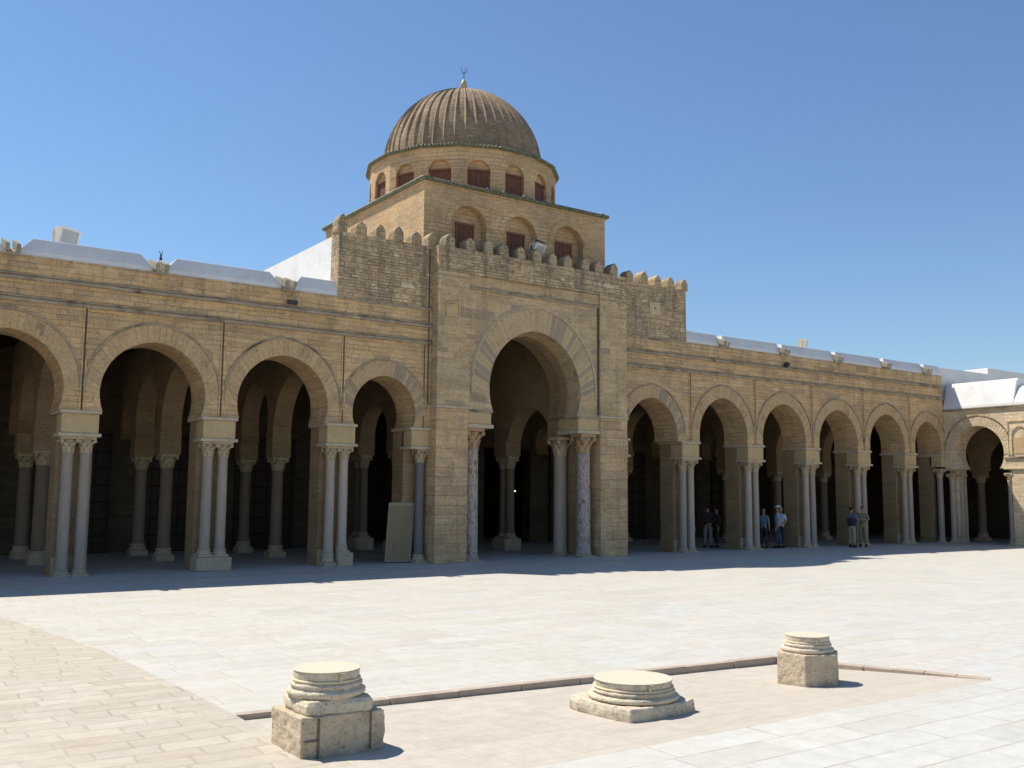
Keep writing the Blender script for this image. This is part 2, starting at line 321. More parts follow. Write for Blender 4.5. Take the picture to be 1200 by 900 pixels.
def rz(o, a): o.rotation_euler = (0, 0, a); return o

def arch(cx, zc, R, e, zs, n=18):
    """left springing -> apex -> right springing of a two-centred horseshoe arch"""
    r = R+e; a0 = pi-asin(max(-1, min(1, (zs-zc)/r))); a1 = acos(-e/r) if e else pi/2
    L = [(cx+e+r*cos(a0+(a1-a0)*i/n), zc+r*sin(a0+(a1-a0)*i/n)) for i in range(n+1)]
    return L+[(2*cx-x, z) for x, z in L[-2::-1]]
def resample(P, k):
    d = [0]
    for a, b in zip(P, P[1:]): d.append(d[-1]+math.dist(a, b))
    out = []; j = 0
    for i in range(k+1):
        t_ = d[-1]*i/k
        while j < len(d)-2 and d[j+1] < t_: j += 1
        f = (t_-d[j])/(d[j+1]-d[j]); out.append((P[j][0]+(P[j+1][0]-P[j][0])*f, P[j][1]+(P[j+1][1]-P[j][1])*f))
    return out
def voussoirs(inner, outer, n, d0, d1, axis='y', gap=.05):
    b = MB(); I = resample(inner, n); O = resample(outer, n)
    for i in range(n):
        g = gap*random.uniform(.6, 1.2)
        q = lambda A, B, f: (A[0]+(B[0]-A[0])*f, A[1]+(B[1]-A[1])*f)
        b.prism([q(I[i], I[i+1], g), q(I[i], I[i+1], 1-g), q(O[i], O[i+1], 1-g), q(O[i], O[i+1], g)], d0-random.uniform(0, .008), d1, axis)
    return b
def ring(inner, outer, d0, d1, axis='y'):
    b = MB(); n = len(inner)
    return b.prism(inner+outer[::-1], d0, d1, axis)
def scale_arch(*a, **k): return arch(*a, **k)

# ------------------------------------------------------------------ ground
def sheet(name, pts, mat, lab=None):
    b = MB(); b.add([(p[0], p[1], p[2] if len(p) > 2 else 0) for p in pts], [list(range(len(pts)))]); o = b.build(name, mat)
    for p in o.data.polygons:
        if p.normal.z < 0: p.flip()
    return tag(o, lab, None, None, 'structure')
sheet('ground', [(-900,-900,-.3),(900,-900,-.3),(900,900,-.3),(-900,900,-.3)], M['earth'])
KB = [(3.19,-16.33),(9.9,-16.83),(10.75,-19.2)]
sheet('courtyard_paving', [KB[0],KB[1],KB[2],(60,-19.2),(60,14),(-14,14),(-14,-1),(1.6,-1),(2.45,-7.36),(3.03,-11.84),(3.17,-15.13)], M['pave'])
sheet('rough_paving', [(-40,-1),(1.6,-1),(2.45,-7.36),(3.03,-11.84),(3.17,-15.13),KB[0],(3.19,-18.7),(4.3,-19.2),(-40,-19.2)], M['pave_rough'])
sheet('marble_walkway', [(-40,-19.2),(60,-19.2),(60,-70),(-40,-70)], M['pave_near'])
b = MB(); v_ = [(3.19,-16.33,-.05),(9.9,-16.83,-.08),(10.75,-19.2,0),(4.3,-19.2,0),(3.19,-18.7,0),(3.19,-17.6,0)]
b.add(v_, [(0,1,2),(0,2,3),(0,3,4),(0,4,5)]); o = b.build('sunken_paving', M['pave_sunk'])
for p in o.data.polygons:
    if p.normal.z < 0: p.flip()
tag(o, None, None, None, 'structure')
b = MB()
def kerbrun(a, c, n, w, drop, z=.004):
    a = Vector(a); c = Vector(c); d = (c-a)/n; nrm = Vector((-d.y, d.x)).normalized()
    for i in range(n):
        p = a+d*i+d*.004; q = a+d*(i+1)-d*.006; s_ = -nrm*(.012+random.uniform(0, .02)); w_ = nrm*w; dz = random.uniform(-.004, .006)
        P4 = [p+s_, q+s_, q+w_, p+w_]
        b.add([(x.x, x.y, -.12) for x in P4]+[(x.x, x.y, z+dz) for x in P4], [(0,3,2,1),(4,5,6,7),(0,1,5,4),(1,2,6,5),(2,3,7,6),(3,0,4,7)])
kerbrun(KB[0], (9.985,-16.836), 9, .10, .1)
kerbrun((9.93,-16.9), (10.75,-19.15), 7, .12, .1, .006)
tag(b.build('kerb', M['kerb'], bevel=.008), None, None, None, 'structure')
b = MB()
for i in range(40):
    x0 = -12+i*1.35; b.box(x0, x0+1.335, -2.10, -2.02, -.02, .012+random.uniform(0, .008))
tag(b.build('drain_edging', M['kerb']), None, None, None, 'structure')

# ------------------------------------------------------------------ columns
def capital_mb(r, z0, z1, w, n=8):
    b = MB(); h = z1-z0; ab = h*.16
    b.lathe([(r*1.0, z0), (r*1.12, z0+h*.03), (r*1.12, z0+h*.07), (r*1.02, z0+h*.09), (r*1.08, z0+h*.4), (r*1.25, z0+h*.65), (w*.46, z0+h*.82)], n=20)
    for row, (zz, hh, out) in enumerate(((.08, .36, .34), (.32, .38, .55))):
        for k in range(n):
            a = 2*pi*(k+.5*row)/n; ca, sa = cos(a), sin(a); rr = r*(1.06+.08*row); q = []
            for t_, o_, w_ in ((0, 0, .9), (.5, .10, 1.), (.85, out*.6, .8), (1., out, .5), (.9, out*1.15, .3)):
                R_ = rr+o_*r; ww = w_*r*.36; z = z0+h*(zz+hh*t_)
                q += [(R_*ca-ww*sa, R_*sa+ww*ca, z), (R_*ca+ww*sa, R_*sa-ww*ca, z)]
            b.add(q, [(2*i, 2*i+1, 2*i+3, 2*i+2) for i in range(4)], 0, True)
    for sx in (-1, 1):
        for sy in (-1, 1):
            c = w*.43; b.ball((sx*c, sy*c, z0+h*.74), h*.13, h*.13, h*.12, 8, 6)
            b.tube((sx*r*.8, sy*r*.8, z0+h*.5), (sx*c, sy*c, z0+h*.8), h*.07, h*.07, 6)
    b.box(-w/2, w/2, -w/2, w/2, z1-ab, z1)
    return b
def column_meshes(key, r, z0, zb, zc, z1, w, smat, cmat, plinth=0.):
    """z0 ground, zb top of base, zc bottom of capital, z1 top of capital"""
    sh = MB().lathe([(r*1.12, zb), (r*1.1, zb+.03), (r*1.02, zb+.06), (r*1.0, zb+.3), (r*.985, (zb+zc)/2), (r*.93, zc-.05), (r*.99, zc-.03), (r*.99, zc)], n=28)
    ba = MB(); hb = zb-z0-plinth
    if plinth: ba.box(-w*.5, w*.5, -w*.5, w*.5, z0, z0+plinth)
    zz = z0+plinth
    ba.box(-r*1.4, r*1.4, -r*1.4, r*1.4, zz, zz+hb*.3)
    ba.lathe([(r*1.36, zz+hb*.3), (r*1.42, zz+hb*.42), (r*1.34, zz+hb*.55), (r*1.18, zz+hb*.62), (r*1.16, zz+hb*.75), (r*1.26, zz+hb*.84), (r*1.22, zz+hb*.96), (r*1.1, zb)], n=24)
    return (sh, M[smat]), (capital_mb(r*.93, zc, z1, w), M[cmat]), (ba, M['colbase'])
COLDATA = {}
def column(parent, key, x, y, rot=0., args=None):
    """copies share meshes"""
    e = bpy.data.objects.new('column', None); COL.objects.link(e); e.parent = parent
    off = Vector((x, y, 0))-parent.location; e.location = off; e.rotation_euler = (0, 0, rot); e.empty_display_size = .2
    if key not in COLDATA:
        COLDATA[key] = []
        for nm, (mb, mt) in zip(('shaft', 'capital', 'base'), column_meshes(key, *args)):
            o = mb.build(nm, mt, e, world=False, bevel=.006 if nm == 'base' else 0); COLDATA[key].append(o)
    else:
        for src in COLDATA[key]:
            c = src.copy(); COL.objects.link(c); c.parent = e; c.location = (0, 0, 0)
    return e
STD = (.135, 0, .36, 2.93, 3.32, .40, 'marble', 'capital')
LOW = (.135, 0, .16, 2.93, 3.32, .40, 'marble', 'capital')
STDP = (.135, .36, .56, 2.93, 3.32, .40, 'marble', 'capital')
ENG = (.14, 0, .25, 2.93, 3.32, .36, 'granite', 'capital')
INN = (.185, 0, .38, 2.72, 3.12, .52, 'marble_in', 'capital', .08)
TALL = (.235, 0, .12, 3.38, 4.02, .60, 'breccia', 'capital_gold')
TALL2 = (.23, 0, .12, 3.30, 3.95, .62, 'marble', 'capital')
GIN = (.16, .42, .62, 2.95, 3.40, .44, 'marble_in', 'capital')
WNG = (.13, 0, .2, 2.75, 3.1, .36, 'marble', 'capital')

ZS = 3.96
def pier_group(parent, xc, base=0, w=.85):
    """a pair of front columns under a block, and the stone pier behind them"""
    x0, x1 = xc-w/2, xc+w/2
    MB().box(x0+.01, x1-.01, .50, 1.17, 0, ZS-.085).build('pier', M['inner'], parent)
    b = MB().box(x0+.03, x1-.03, .46, 1.22, 0, .42+.02*random.random(), jit=.01); b.build('pier_footing', M['colbase'], parent, bevel=.02)
    MB().box(x0, x1, -.002, .58, 3.405, ZS-.085).build('block', M['block'], parent, bevel=.01)
    b = MB().box(x0-.05, x1+.05, -.05, 1.22, ZS-.083, ZS+.003); b.build('impost_moulding', M['impost'], parent, bevel=.012)
    MB().box(x0-.06, x1+.06, -.06, .60, 3.32, 3.403).build('abacus', M['impost'], parent, bevel=.012)
    for k, dx in enumerate((-.2, .2)):
        if base == 1 or (base == 2 and k == 1): column(parent, 'plinthed', xc+dx, .24, 0, STDP)
        elif base == 3: column(parent, 'low', xc+dx, .24, 0, LOW)
        else: column(parent, 'std', xc+dx, .24, 0, STD)
    if base == 1: MB().box(x0-.03, x1+.03, -.04, .5, 0, .36, jit=.01).build('plinth', M['colbase'], parent, bevel=.02)
    if base == 2: MB().box(xc+.0, x1+.04, -.02, .5, 0, .36, jit=.012).build('plinth', M['colbase'], parent, bevel=.02)
    # transverse arcade behind the pier: arches over two inner columns to the rear wall
    col_y = (4.65, 7.55)
    spans = ((1.17, 4.38, 5.68), (4.92, 7.28, 5.68), (7.82, 9.02, 5.0))
    pts = [(1.02, 6.7), (1.02, 3.75)]
    for a, c, top in spans:
        cy = (a+c)/2; R = (c-a)/2+.03; e = .12; zc = top-sqrt((R+e)**2-e*e)
        pts += arch(cy, zc, R, e, 3.75, 14)
    pts += [(9.5, 3.75), (9.5, 6.7)]
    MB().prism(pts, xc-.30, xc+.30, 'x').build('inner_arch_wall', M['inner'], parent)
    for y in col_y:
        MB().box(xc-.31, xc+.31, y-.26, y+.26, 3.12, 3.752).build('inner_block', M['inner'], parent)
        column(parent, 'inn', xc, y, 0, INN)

def gallery(name, label, x_left, x_right, piers, bases, arches, parent_loc, ends):
    """arches: list of (cx, top, R, e)"""
    T = thing(name, label, 'building', parent_loc)
    pts = [(x_left, 7.58), (x_left, ZS)]
    rings = []
    for cx, top, R, e in arches:
        zc = top-sqrt((R+e)**2-e*e); inner = arch(cx, zc, R, e, ZS, 20); pts += inner
        zo = zc+.10; outer = arch(cx, zo, R+.33, e, zo-.10, 20)
        rings.append((inner, outer, cx, zc, R, e))
    pts += [(x_right, ZS), (x_right, 7.58)]
    MB().prism(pts, 0, 1.17, 'y').build('wall', M['wall'], T)
    for k, (inner, outer, cx, zc, R, e) in enumerate(rings):
        ic = arch(cx, zc, R+.004, e, zc-.12, 20)
        voussoirs(ic, outer, 33, -.008, -.002, gap=.03).build('voussoir_ring', M['vouss'] if (x_left > 20 and k < 1) or (x_right < 15 and k == len(rings)-1) else M['vouss2'], T)
        a1 = arch(cx, zc+.10, R+.35, e, zc+.12, 20); a2 = arch(cx, zc+.10, R+.395, e, zc+.12, 20)
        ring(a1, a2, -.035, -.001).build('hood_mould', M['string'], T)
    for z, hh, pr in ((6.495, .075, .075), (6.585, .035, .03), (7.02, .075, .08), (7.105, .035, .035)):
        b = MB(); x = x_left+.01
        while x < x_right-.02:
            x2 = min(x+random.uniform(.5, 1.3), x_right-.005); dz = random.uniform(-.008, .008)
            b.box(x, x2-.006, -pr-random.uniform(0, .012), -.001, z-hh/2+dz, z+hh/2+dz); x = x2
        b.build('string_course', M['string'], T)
    for xc in piers+ends:
        b = MB(); b.box(xc-.018, xc+.018, -.006, -.001, ZS+.01, 6.47, 1)  # flat middle strip coloured dark like a shaded recess
        for s in (-1, 1): b.box(xc+s*.045-.02, xc+s*.045+.02, -.028, -.001, ZS+.01, 6.47)
        b.build('vertical_fillet', [M['wall'], M['groove']], T)
    for xc, ba in zip(piers, bases): pier_group(T, xc, ba)
    MB().box(x_left, x_right, 1.17, 9.3, 6.71, 7.7).build('roof', M['roof'], T)
    b = MB().box(x_left, x_right, 1.171, 9.299, 6.66, 6.708)
    for k in range(int((x_right-x_left)/.55)): b.box(x_left+.2+k*.55, x_left+.36+k*.55, 1.171, 9.299, 6.50, 6.658)
    b.build('beamed_ceiling', M['door'], T)  # dark wood ceiling added under the roof to cut bounced light
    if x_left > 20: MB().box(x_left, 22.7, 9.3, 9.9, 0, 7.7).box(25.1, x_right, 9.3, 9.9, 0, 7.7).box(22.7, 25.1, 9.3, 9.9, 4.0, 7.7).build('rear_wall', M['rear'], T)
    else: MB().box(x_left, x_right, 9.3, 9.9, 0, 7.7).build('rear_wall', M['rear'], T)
    for cx, top, R, e in arches:
        if 23 < cx < 24: continue
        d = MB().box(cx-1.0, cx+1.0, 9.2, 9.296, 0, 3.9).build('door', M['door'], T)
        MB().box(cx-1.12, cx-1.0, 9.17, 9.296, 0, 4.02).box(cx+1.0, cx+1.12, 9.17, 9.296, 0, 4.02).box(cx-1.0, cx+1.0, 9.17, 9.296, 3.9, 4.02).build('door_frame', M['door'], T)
    # white lime-washed coping in lengths between the spouts
    cuts = [x_left]+[a[0] for a in arches]+[x_right]
    for i, (a, c) in enumerate(zip(cuts, cuts[1:])):
        gg, ee = (.16, .30) if x_left < 20 else (.06, .10)
        g0 = .0 if i == 0 else gg; g1 = 0. if i == len(cuts)-2 else gg
        e0 = .0 if i == 0 else ee; e1 = 0. if i == len(cuts)-2 else ee
        prof = [(.02, 7.582, 0), (.03, 7.70, .0), (.09, 7.84, .4), (.19, 8.05, 1.)]
        vs = []; 
        for y, z, f in prof: vs += [(a+g0+e0*f, y, z+random.uniform(-.006,.006)), (c-g1-e1*f, y, z+random.uniform(-.006,.006))]
        vs += [(a+g0+e0, 1.5, 8.04), (c-g1-e1, 1.5, 8.04), (a+g0+e0, 1.9, 7.6), (c-g1-e1, 1.9, 7.6), (a+g0, .5, 7.582), (c-g1, .5, 7.582)]
        fs = [(0,1,3,2),(2,3,5,4),(4,5,7,6),(6,7,9,8),(8,9,11,10),(10,11,13,12),(12,13,1,0),(0,2,4,6,12),(6,8,10,12),(1,13,7,5,3),(7,13,11,9)]
        MB().add(vs, fs).build('coping', M['white'], T, bevel=.015)
    for cx, top, R, e in arches:
        if 11.4 < cx < 14.7 or 22 < cx < 25.5: continue
        b = MB(); tilt = Matrix.Translation((cx, .1, 7.62)) @ Matrix.Rotation(radians(18), 4, 'X')
        b.box(-.15, .15, -.30, .5, -.03, .06, jit=.01); b.box(-.17, -.07, -.32, .5, .065, .26, jit=.015); b.box(.07, .17, -.30, .5, .065, .25, jit=.015)
        b.xform(tilt); b.build('water_spout', M['spout'], T, bevel=.01)
    return T

# ---- left gallery
LP = [-5.30, -1.93, 1.50, 4.93, 8.32, 11.78]
LA = [(-3.62,5.75,1.27,.05), (-.22,5.75,1.28,.05), (3.21,5.80,1.30,.05), (6.62,5.77,1.29,.05), (10.05,5.74,1.29,.06), (13.12,5.42,1.02,.07)]
GL = gallery('arcaded_gallery', 'long sandstone arcade with round horseshoe arches left of the monumental gate', -5.9, 14.64, LP, [0,0,3,3,1,2], LA, (4.9, 0, 0), [14.40])
# engaged column beside the gate
MB().box(14.03, 14.64, .5, 1.17, 0, ZS-.085).build('pier', M['inner'], GL)
MB().box(14.03, 14.64, -.002, .58, 3.405, ZS-.085).build('block', M['block'], GL, bevel=.01)
MB().box(13.98, 14.645, -.05, 1.22, ZS-.083, ZS+.003).build('impost_moulding', M['impost'], GL, bevel=.012)
MB().box(13.97, 14.645, -.06, .6, 3.32, 3.403).build('abacus', M['impost'], GL, bevel=.012)
column(GL, 'eng', 14.46, .24, 0, ENG)
# ---- right gallery
RP = [25.50, 28.96, 32.33, 35.69, 39.00]
RA = [(23.62,5.45,1.22,.13), (27.23,5.65,1.28,.14), (30.64,5.63,1.27,.14), (34.01,5.58,1.26,.14), (37.34,5.58,1.24,.14), (40.38,5.42,1.02,.14)]
GR = gallery('arcaded_gallery', 'long sandstone arcade with pointed horseshoe arches right of the monumental gate', 22.16, 41.66, RP, [3,3,3,3,3], RA, (32, 0, 0), [])
column(GR, 'low', 22.36, .3, 0, LOW)
MB().box(22.16, 22.5, 0, .58, 3.405, ZS-.085).build('block', M['block'], GR, bevel=.01)
MB().box(22.16, 22.55, -.05, 1.22, ZS-.083, ZS+.003).build('impost_moulding', M['impost'], GR, bevel=.012)
MB().box(22.16, 22.56, -.06, .6, 3.32, 3.403).build('abacus', M['impost'], GR, bevel=.012)
MB().box(22.16, 22.4, .5, 1.17, 0, ZS-.085).build('pier', M['inner'], GR)
MB().box(41.35, 41.66, .5, 1.17, 0, ZS-.085).build('pier', M['inner'], GR)
MB().box(41.35, 41.66, 0, .58, 3.405, ZS-.085).build('block', M['block'], GR, bevel=.01)
MB().box(41.3, 41.66, -.05, 1.22, ZS-.083, ZS+.003).build('impost_moulding', M['impost'], GR, bevel=.012)
column(GR, 'low', 41.50, .2, 0, LOW)

# ------------------------------------------------------------------ monumental gate
GT = thing('monumental_gate', 'tall stone gate porch with pointed horseshoe arch and battlements', 'gate', (18.4, 0, 0))
for x0, x1 in ((14.65, 15.77), (20.97, 22.15)):
    MB().box(x0, x1, -.35, 1.2, 0, 4.56).build('buttress', M['ashlar'], GT, bevel=.015)
    MB().box(x0, x1, -.345, .5, 4.64, 9.48).build('buttress', M['gate'], GT)
    MB().box(x0-.03, x1+.03, -.40, .3, 4.562, 4.638).build('ledge', M['impost'], GT, bevel=.012)
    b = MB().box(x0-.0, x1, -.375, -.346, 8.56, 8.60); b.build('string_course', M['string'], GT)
GX = 18.37; GTOP = 7.22; GR_ = 1.80; GE = .13
gzc = GTOP-sqrt((GR_+GE)**2-GE*GE)
gin = arch(GX, gzc, GR_, GE, 4.57, 26)
MB().prism([(15.771, 9.48), (15.771, 4.57)]+gin+[(20.969, 4.57), (20.969, 9.48)], -.27, .3, 'y').build('arch_wall', M['gate'], GT)
zc2 = gzc; g2 = arch(GX, zc2, GR_-.09, GE, 4.57, 26)
MB().prism([(15.771, 8.4), (15.771, 4.57)]+g2+[(20.969, 4.57), (20.969, 8.4)], .301, .75, 'y').build('arch_wall', M['inner'], GT)
MB().prism([(15.771, 8.4), (15.771, 4.57)]+gin+[(20.969, 4.57), (20.969, 8.4)], .751, 1.4, 'y').build('arch_wall', M['inner'], GT)
gout = arch(GX, gzc+.12, GR_+.60, GE+.02, gzc-.15, 26); gic = arch(GX, gzc, GR_+.005, GE, gzc-.30, 26)
ring(gic, gout, -.281, -.2715).build('mortar_bed', M['band'], GT)
voussoirs(gic, gout, 33, -.284, -.2815, gap=.065).build('voussoir_ring', M['vouss'], GT)
for a_, c_, pr in ((.62, .66, -.315), (.67, .70, -.295)):
    ring(arch(GX, gzc+.12, GR_+a_, GE+.02, gzc-.2, 26), arch(GX, gzc+.12, GR_+c_, GE+.02, gzc-.2, 26), pr, -.271).build('hood_mould', M['impost'], GT)
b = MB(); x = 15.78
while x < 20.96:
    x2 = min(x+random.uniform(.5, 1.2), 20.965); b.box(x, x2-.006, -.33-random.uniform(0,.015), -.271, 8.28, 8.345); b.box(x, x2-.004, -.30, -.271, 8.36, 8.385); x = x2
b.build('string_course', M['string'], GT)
for x0, x1, y0 in ((15.775, 15.80, -.278), (20.88, 20.965, -.28), (14.52, 14.56, -.012), (22.165, 22.19, -.008)):
    b = MB(); b.box(x0, x1, y0, y0+.006, 4.66, 8.27 if x0 > 15 and x0 < 21 else 9.4); b.build('recess_shade', M['groove'], GT)  # flat strips painted with the shade of recessed channels
MB().box(14.93, 14.98, -.40, -.347, 7.34, 7.80).box(15.36, 15.41, -.40, -.347, 7.34, 7.80).box(14.98, 15.36, -.40, -.347, 7.74, 7.80).box(14.98, 15.36, -.40, -.347, 7.34, 7.39).box(14.98, 15.36, -.362, -.347, 7.39, 7.74).build('blind_niche', M['block'], GT, bevel=.008)
for sx in (-1, 1):
    xi = GX-.05+sx*2.21
    a_, c_ = sorted((GX+sx*1.72, GX+sx*2.599))
    MB().box(a_, c_, -.272, .78, 4.14, 4.565).build('block', M['block'], GT, bevel=.01)
    MB().box(a_-(.06 if sx > 0 else 0), c_+(0 if sx > 0 else .06), -.33, .8, 4.02, 4.138).build('abacus', M['impost'], GT, bevel=.015)
    MB().box(a_-(.05 if sx > 0 else 0), c_+(0 if sx > 0 else .05), -.31, .3, 4.50, 4.572).build('impost_moulding', M['string'], GT, bevel=.01)
    column(GT, 'tall', xi, .02, 0, TALL)
    column(GT, 'tall2', GX+sx*1.97, 1.02, 0, TALL2)
    MB().box(a_, c_, .80, 1.42, 3.95, 4.565).build('block', M['inner'], GT, bevel=.01)
    p0, p1 = sorted((GX+sx*2.25, GX+sx*2.599)); MB().box(p0, p1, .22, 1.35, 0, 4.02).build('jamb', M['inner'], GT)
    # side arcades inside the porch
    xw = GX+sx*2.25
    pts = [(1.30, 8.6), (1.30, 3.9)]
    for (ya, yc, top) in ((1.50, 4.15, 5.1), (5.0, 7.05, 5.2), (7.95, 9.05, 4.9)):
        cy = (ya+yc)/2; R = (yc-ya)/2+.02; zc = top-sqrt((R+.1)**2-.01)
        pts += arch(cy, zc, R, .1, 3.9 if ya<1.6 else 3.9, 12)
    pts += [(9.5, 3.9), (9.5, 8.6)]
    MB().prism(pts, xw-.3, xw+.3, 'x').build('inner_arch_wall', M['inner'], GT)
    for y in (4.58, 7.5):
        MB().box(xw-.33, xw+.33, y-.38, y+.38, 3.4, 3.98).build('inner_block', M['inner'], GT, bevel=.01)
        MB().box(xw-.36, xw+.36, y-.42, y+.42, 0, .42).build('plinth', M['colbase'], GT, bevel=.02)
        for dy in (-.2, .2): column(GT, 'gin', xw, y+dy, 0, GIN)
# rear arch in the prayer hall wall and the inner roof
hz = arch(GX, 3.9, 1.3, .1, 3.4, 16)
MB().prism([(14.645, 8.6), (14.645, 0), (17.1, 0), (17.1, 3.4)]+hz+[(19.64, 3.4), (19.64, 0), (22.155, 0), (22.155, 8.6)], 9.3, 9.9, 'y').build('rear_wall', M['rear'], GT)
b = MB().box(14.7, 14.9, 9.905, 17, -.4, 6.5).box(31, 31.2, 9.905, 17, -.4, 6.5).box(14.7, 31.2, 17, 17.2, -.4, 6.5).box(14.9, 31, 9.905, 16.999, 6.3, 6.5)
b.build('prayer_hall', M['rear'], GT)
for x0, x1 in ((16.9, 17.12), (19.62, 19.84)): MB().box(x0, x1, 9.28, 9.299, 0, 3.5).build('door_frame', M['door'], GT)
MB().box(14.7, 22.1, 1.42, 9.29, 8.55, 8.598).build('beamed_ceiling', M['door'], GT)  # dark underside added to keep the porch interior dim
MB().box(14.65, 22.15, 1.4, 9.3, 8.6, 9.0).build('roof', M['roof'], GT)
# raised flanks of the porch, flush with the galleries
for x0, x1 in ((11.55, 14.648), (22.152, 25.35)):
    MB().box(x0, x1, .01, .52, 7.53, 9.48).build('flank_wall', M['tower'], GT)
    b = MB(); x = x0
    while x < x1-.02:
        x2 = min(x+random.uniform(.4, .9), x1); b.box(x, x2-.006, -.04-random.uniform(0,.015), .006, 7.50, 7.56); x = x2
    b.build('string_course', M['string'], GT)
MB().box(14.652, 22.148, -.349, .5, 8.72, 9.484).build('parapet_wall', M['tower'], GT)
# weathered upper band lies on buttresses and arch wall
MB().box(11.60, 11.98, .54, 9.0, 7.5, 9.45).build('side_wall', M['white'], GT)
MB().box(11.55, 25.35, 9.01, 9.29, 7.71, 9.4).build('sun_block_wall', M['roof'], GT)  # unseen wall added to stop sun leaking into the porch
MB().box(24.95, 25.33, .54, 9.0, 7.5, 9.4).build('side_wall', M['white'], GT)
MB().box(11.99, 24.94, .54, 9.0, 8.8, 9.05).build('roof', M['roof'], GT)
# merlons
MX = [403,424,446.5,467.5,488.5,507,528,551.5,572.5,591,611,629.6,648,666,686,702,720,738,755,771,786,802]
def px_to_x(px, py, Y):
    d = fwd+r2*((px-600)/FPX)-u2*((py-450)/FPX); t_ = (Y+CD)/d.y; return d.x*t_
mb = MB()
prof = [(-.165, 0), (-.165, .23), (-.14, .31), (-.075, .38), (0, .44), (.075, .38), (.14, .31), (.165, .23), (.165, 0)]
for i, px in enumerate(MX):
    py = 262+(px-403)*.165; inb = 14.65 < px_to_x(px, py, -.2) < 22.15; y0 = -.345 if inb else .0
    x = px_to_x(px, py, y0+.02); s = random.uniform(.93, 1.06); h = random.uniform(.92, 1.08)
    p = [(x+u*s, 9.482+z*h) for u, z in prof]
    if i == 0: p = [(x+u*.9-.03, 9.482+z*1.25) for u, z in prof]
    MB().prism(p, y0+.003, y0+.42, 'y').build('merlon', M['merlon'], GT, bevel=.025)
# little marble slab with a worn inscription, built into the right flank
MB().box(23.55, 24.05, -.012, .012, 8.42, 8.88).build('marble_slab', M['impost'], GT)
MB().lathe([(.03, 0), (.03, .01)], n=10).xform(Matrix.Translation((23.8, -.012, 8.65)) @ Matrix.Rotation(pi/2, 4, 'X')).build('slab_boss', M['groove'], GT)

# ------------------------------------------------------------------ domed lantern
DX, DY, HS = 18.46, 4.5, 3.70
DL = thing('domed_lantern', 'brick cube and sixteen-sided drum under a ribbed dome behind the gate', 'dome', (DX, DY, 9.05))
Z0, Z1 = 9.06, 11.76
rec = .28
MB().box(DX-HS+rec, DX+HS-rec, DY-HS+rec, DY+HS-rec, Z0, Z1).build('wall', M['brick'], DL)
def blind_face(arches, u0, u1, z0, z1, zb):
    pts = [(u0, z1), (u0, zb)]
    for cx, zc, R in arches: pts += [(cx-R, zb)]+arch(cx, zc, R, .0, zc, 12)+[(cx+R, zb)]
    return pts+[(u1, zb), (u1, z1)]
ar = [(16.43, 10.60, .67), (18.46, 10.60, .67), (20.50, 10.60, .67)]
MB().prism(blind_face(ar, DX-HS, DX+HS, Z0, Z1, 9.30), DY-HS, DY-HS+rec+.01, 'y').box(DX-HS, DX+HS, DY-HS, DY-HS+rec+.01, Z0, 9.298).build('front_face', M['brick'], DL)
MB().box(DX-HS, DX-HS+rec, DY-HS+rec+.012, DY+HS, Z0, Z1).build('side_face', M['brick'], DL)
MB().box(DX+HS-rec, DX+HS, DY-HS+rec+.012, DY+HS, Z0, Z1).build('side_face', M['brick'], DL)
MB().box(DX-HS+rec, DX+HS-rec, DY+HS-rec, DY+HS, Z0, Z1).build('rear_face', M['brick'], DL)
for cx, zc, R in ar:
    ring(arch(cx, zc, R+.02, 0, zc, 12), arch(cx, zc, R+.20, 0, zc, 12), DY-HS-.025, DY-HS-.001).build('brick_arch', M['brick'], DL)
    w = MB().box(cx-.30, cx+.30, DY-HS+rec-.03, DY-HS+rec-.001, 9.75, 10.68).build('window', M['shutter'], DL)
    f = MB(); f.box(cx-.36, cx+.36, DY-HS+rec-.07, DY-HS+rec-.001, 10.683, 10.75); f.box(cx-.35, cx-.303, DY-HS+rec-.05, DY-HS+rec-.001, 9.75, 10.68); f.box(cx+.303, cx+.35, DY-HS+rec-.05, DY-HS+rec-.001, 9.75, 10.68); f.box(cx-.02, cx+.02, DY-HS+rec-.045, DY-HS+rec-.031, 9.76, 10.67)
    o = f.build('window_frame', M['frame'], DL); 
def square_cornice(hs, z, h, out, mat, name, n=60):
    b = MB(); b.box(DX-hs-out, DX+hs+out, DY-hs-out, DY+hs+out, z, z+h); return b
square_cornice(HS, Z1+.002, .06, .03, None, '').build('brick_corbel', M['brick'], DL)
b = MB(); hs = HS+.11
b.box(DX-hs, DX+hs, DY-hs, DY+hs, Z1+.064, Z1+.11)
k = int(2*hs/.13)
for i in range(k):
    a_ = -hs+2*hs*(i+.5)/k
    for (x_, y_, dx, dy) in ((DX+a_, DY-hs, 0, .3), (DX-hs, DY+a_, .3, 0), (DX+hs, DY+a_, -.3, 0), (DX+a_, DY+hs, 0, -.3)):
        b.tube((x_-dx*.1, y_-dy*.1, Z1+.125), (x_+dx, y_+dy, Z1+.20), .048, .042, 6)
b.build('tiled_cornice', M['tile'], DL)
pts = [(-1,-1),(1,-1),(1,1),(-1,1)]
b = MB(); h1, h2 = HS+.02, 3.0
b.add([(DX+x*h1, DY+y*h1, Z1+.112) for x, y in pts]+[(DX+x*h2, DY+y*h2, Z1+.30) for x, y in pts], [(0,1,5,4),(1,2,6,5),(2,3,7,6),(3,0,4,7),(4,5,6,7)]); b.build('cube_roof', M['brick'], DL)
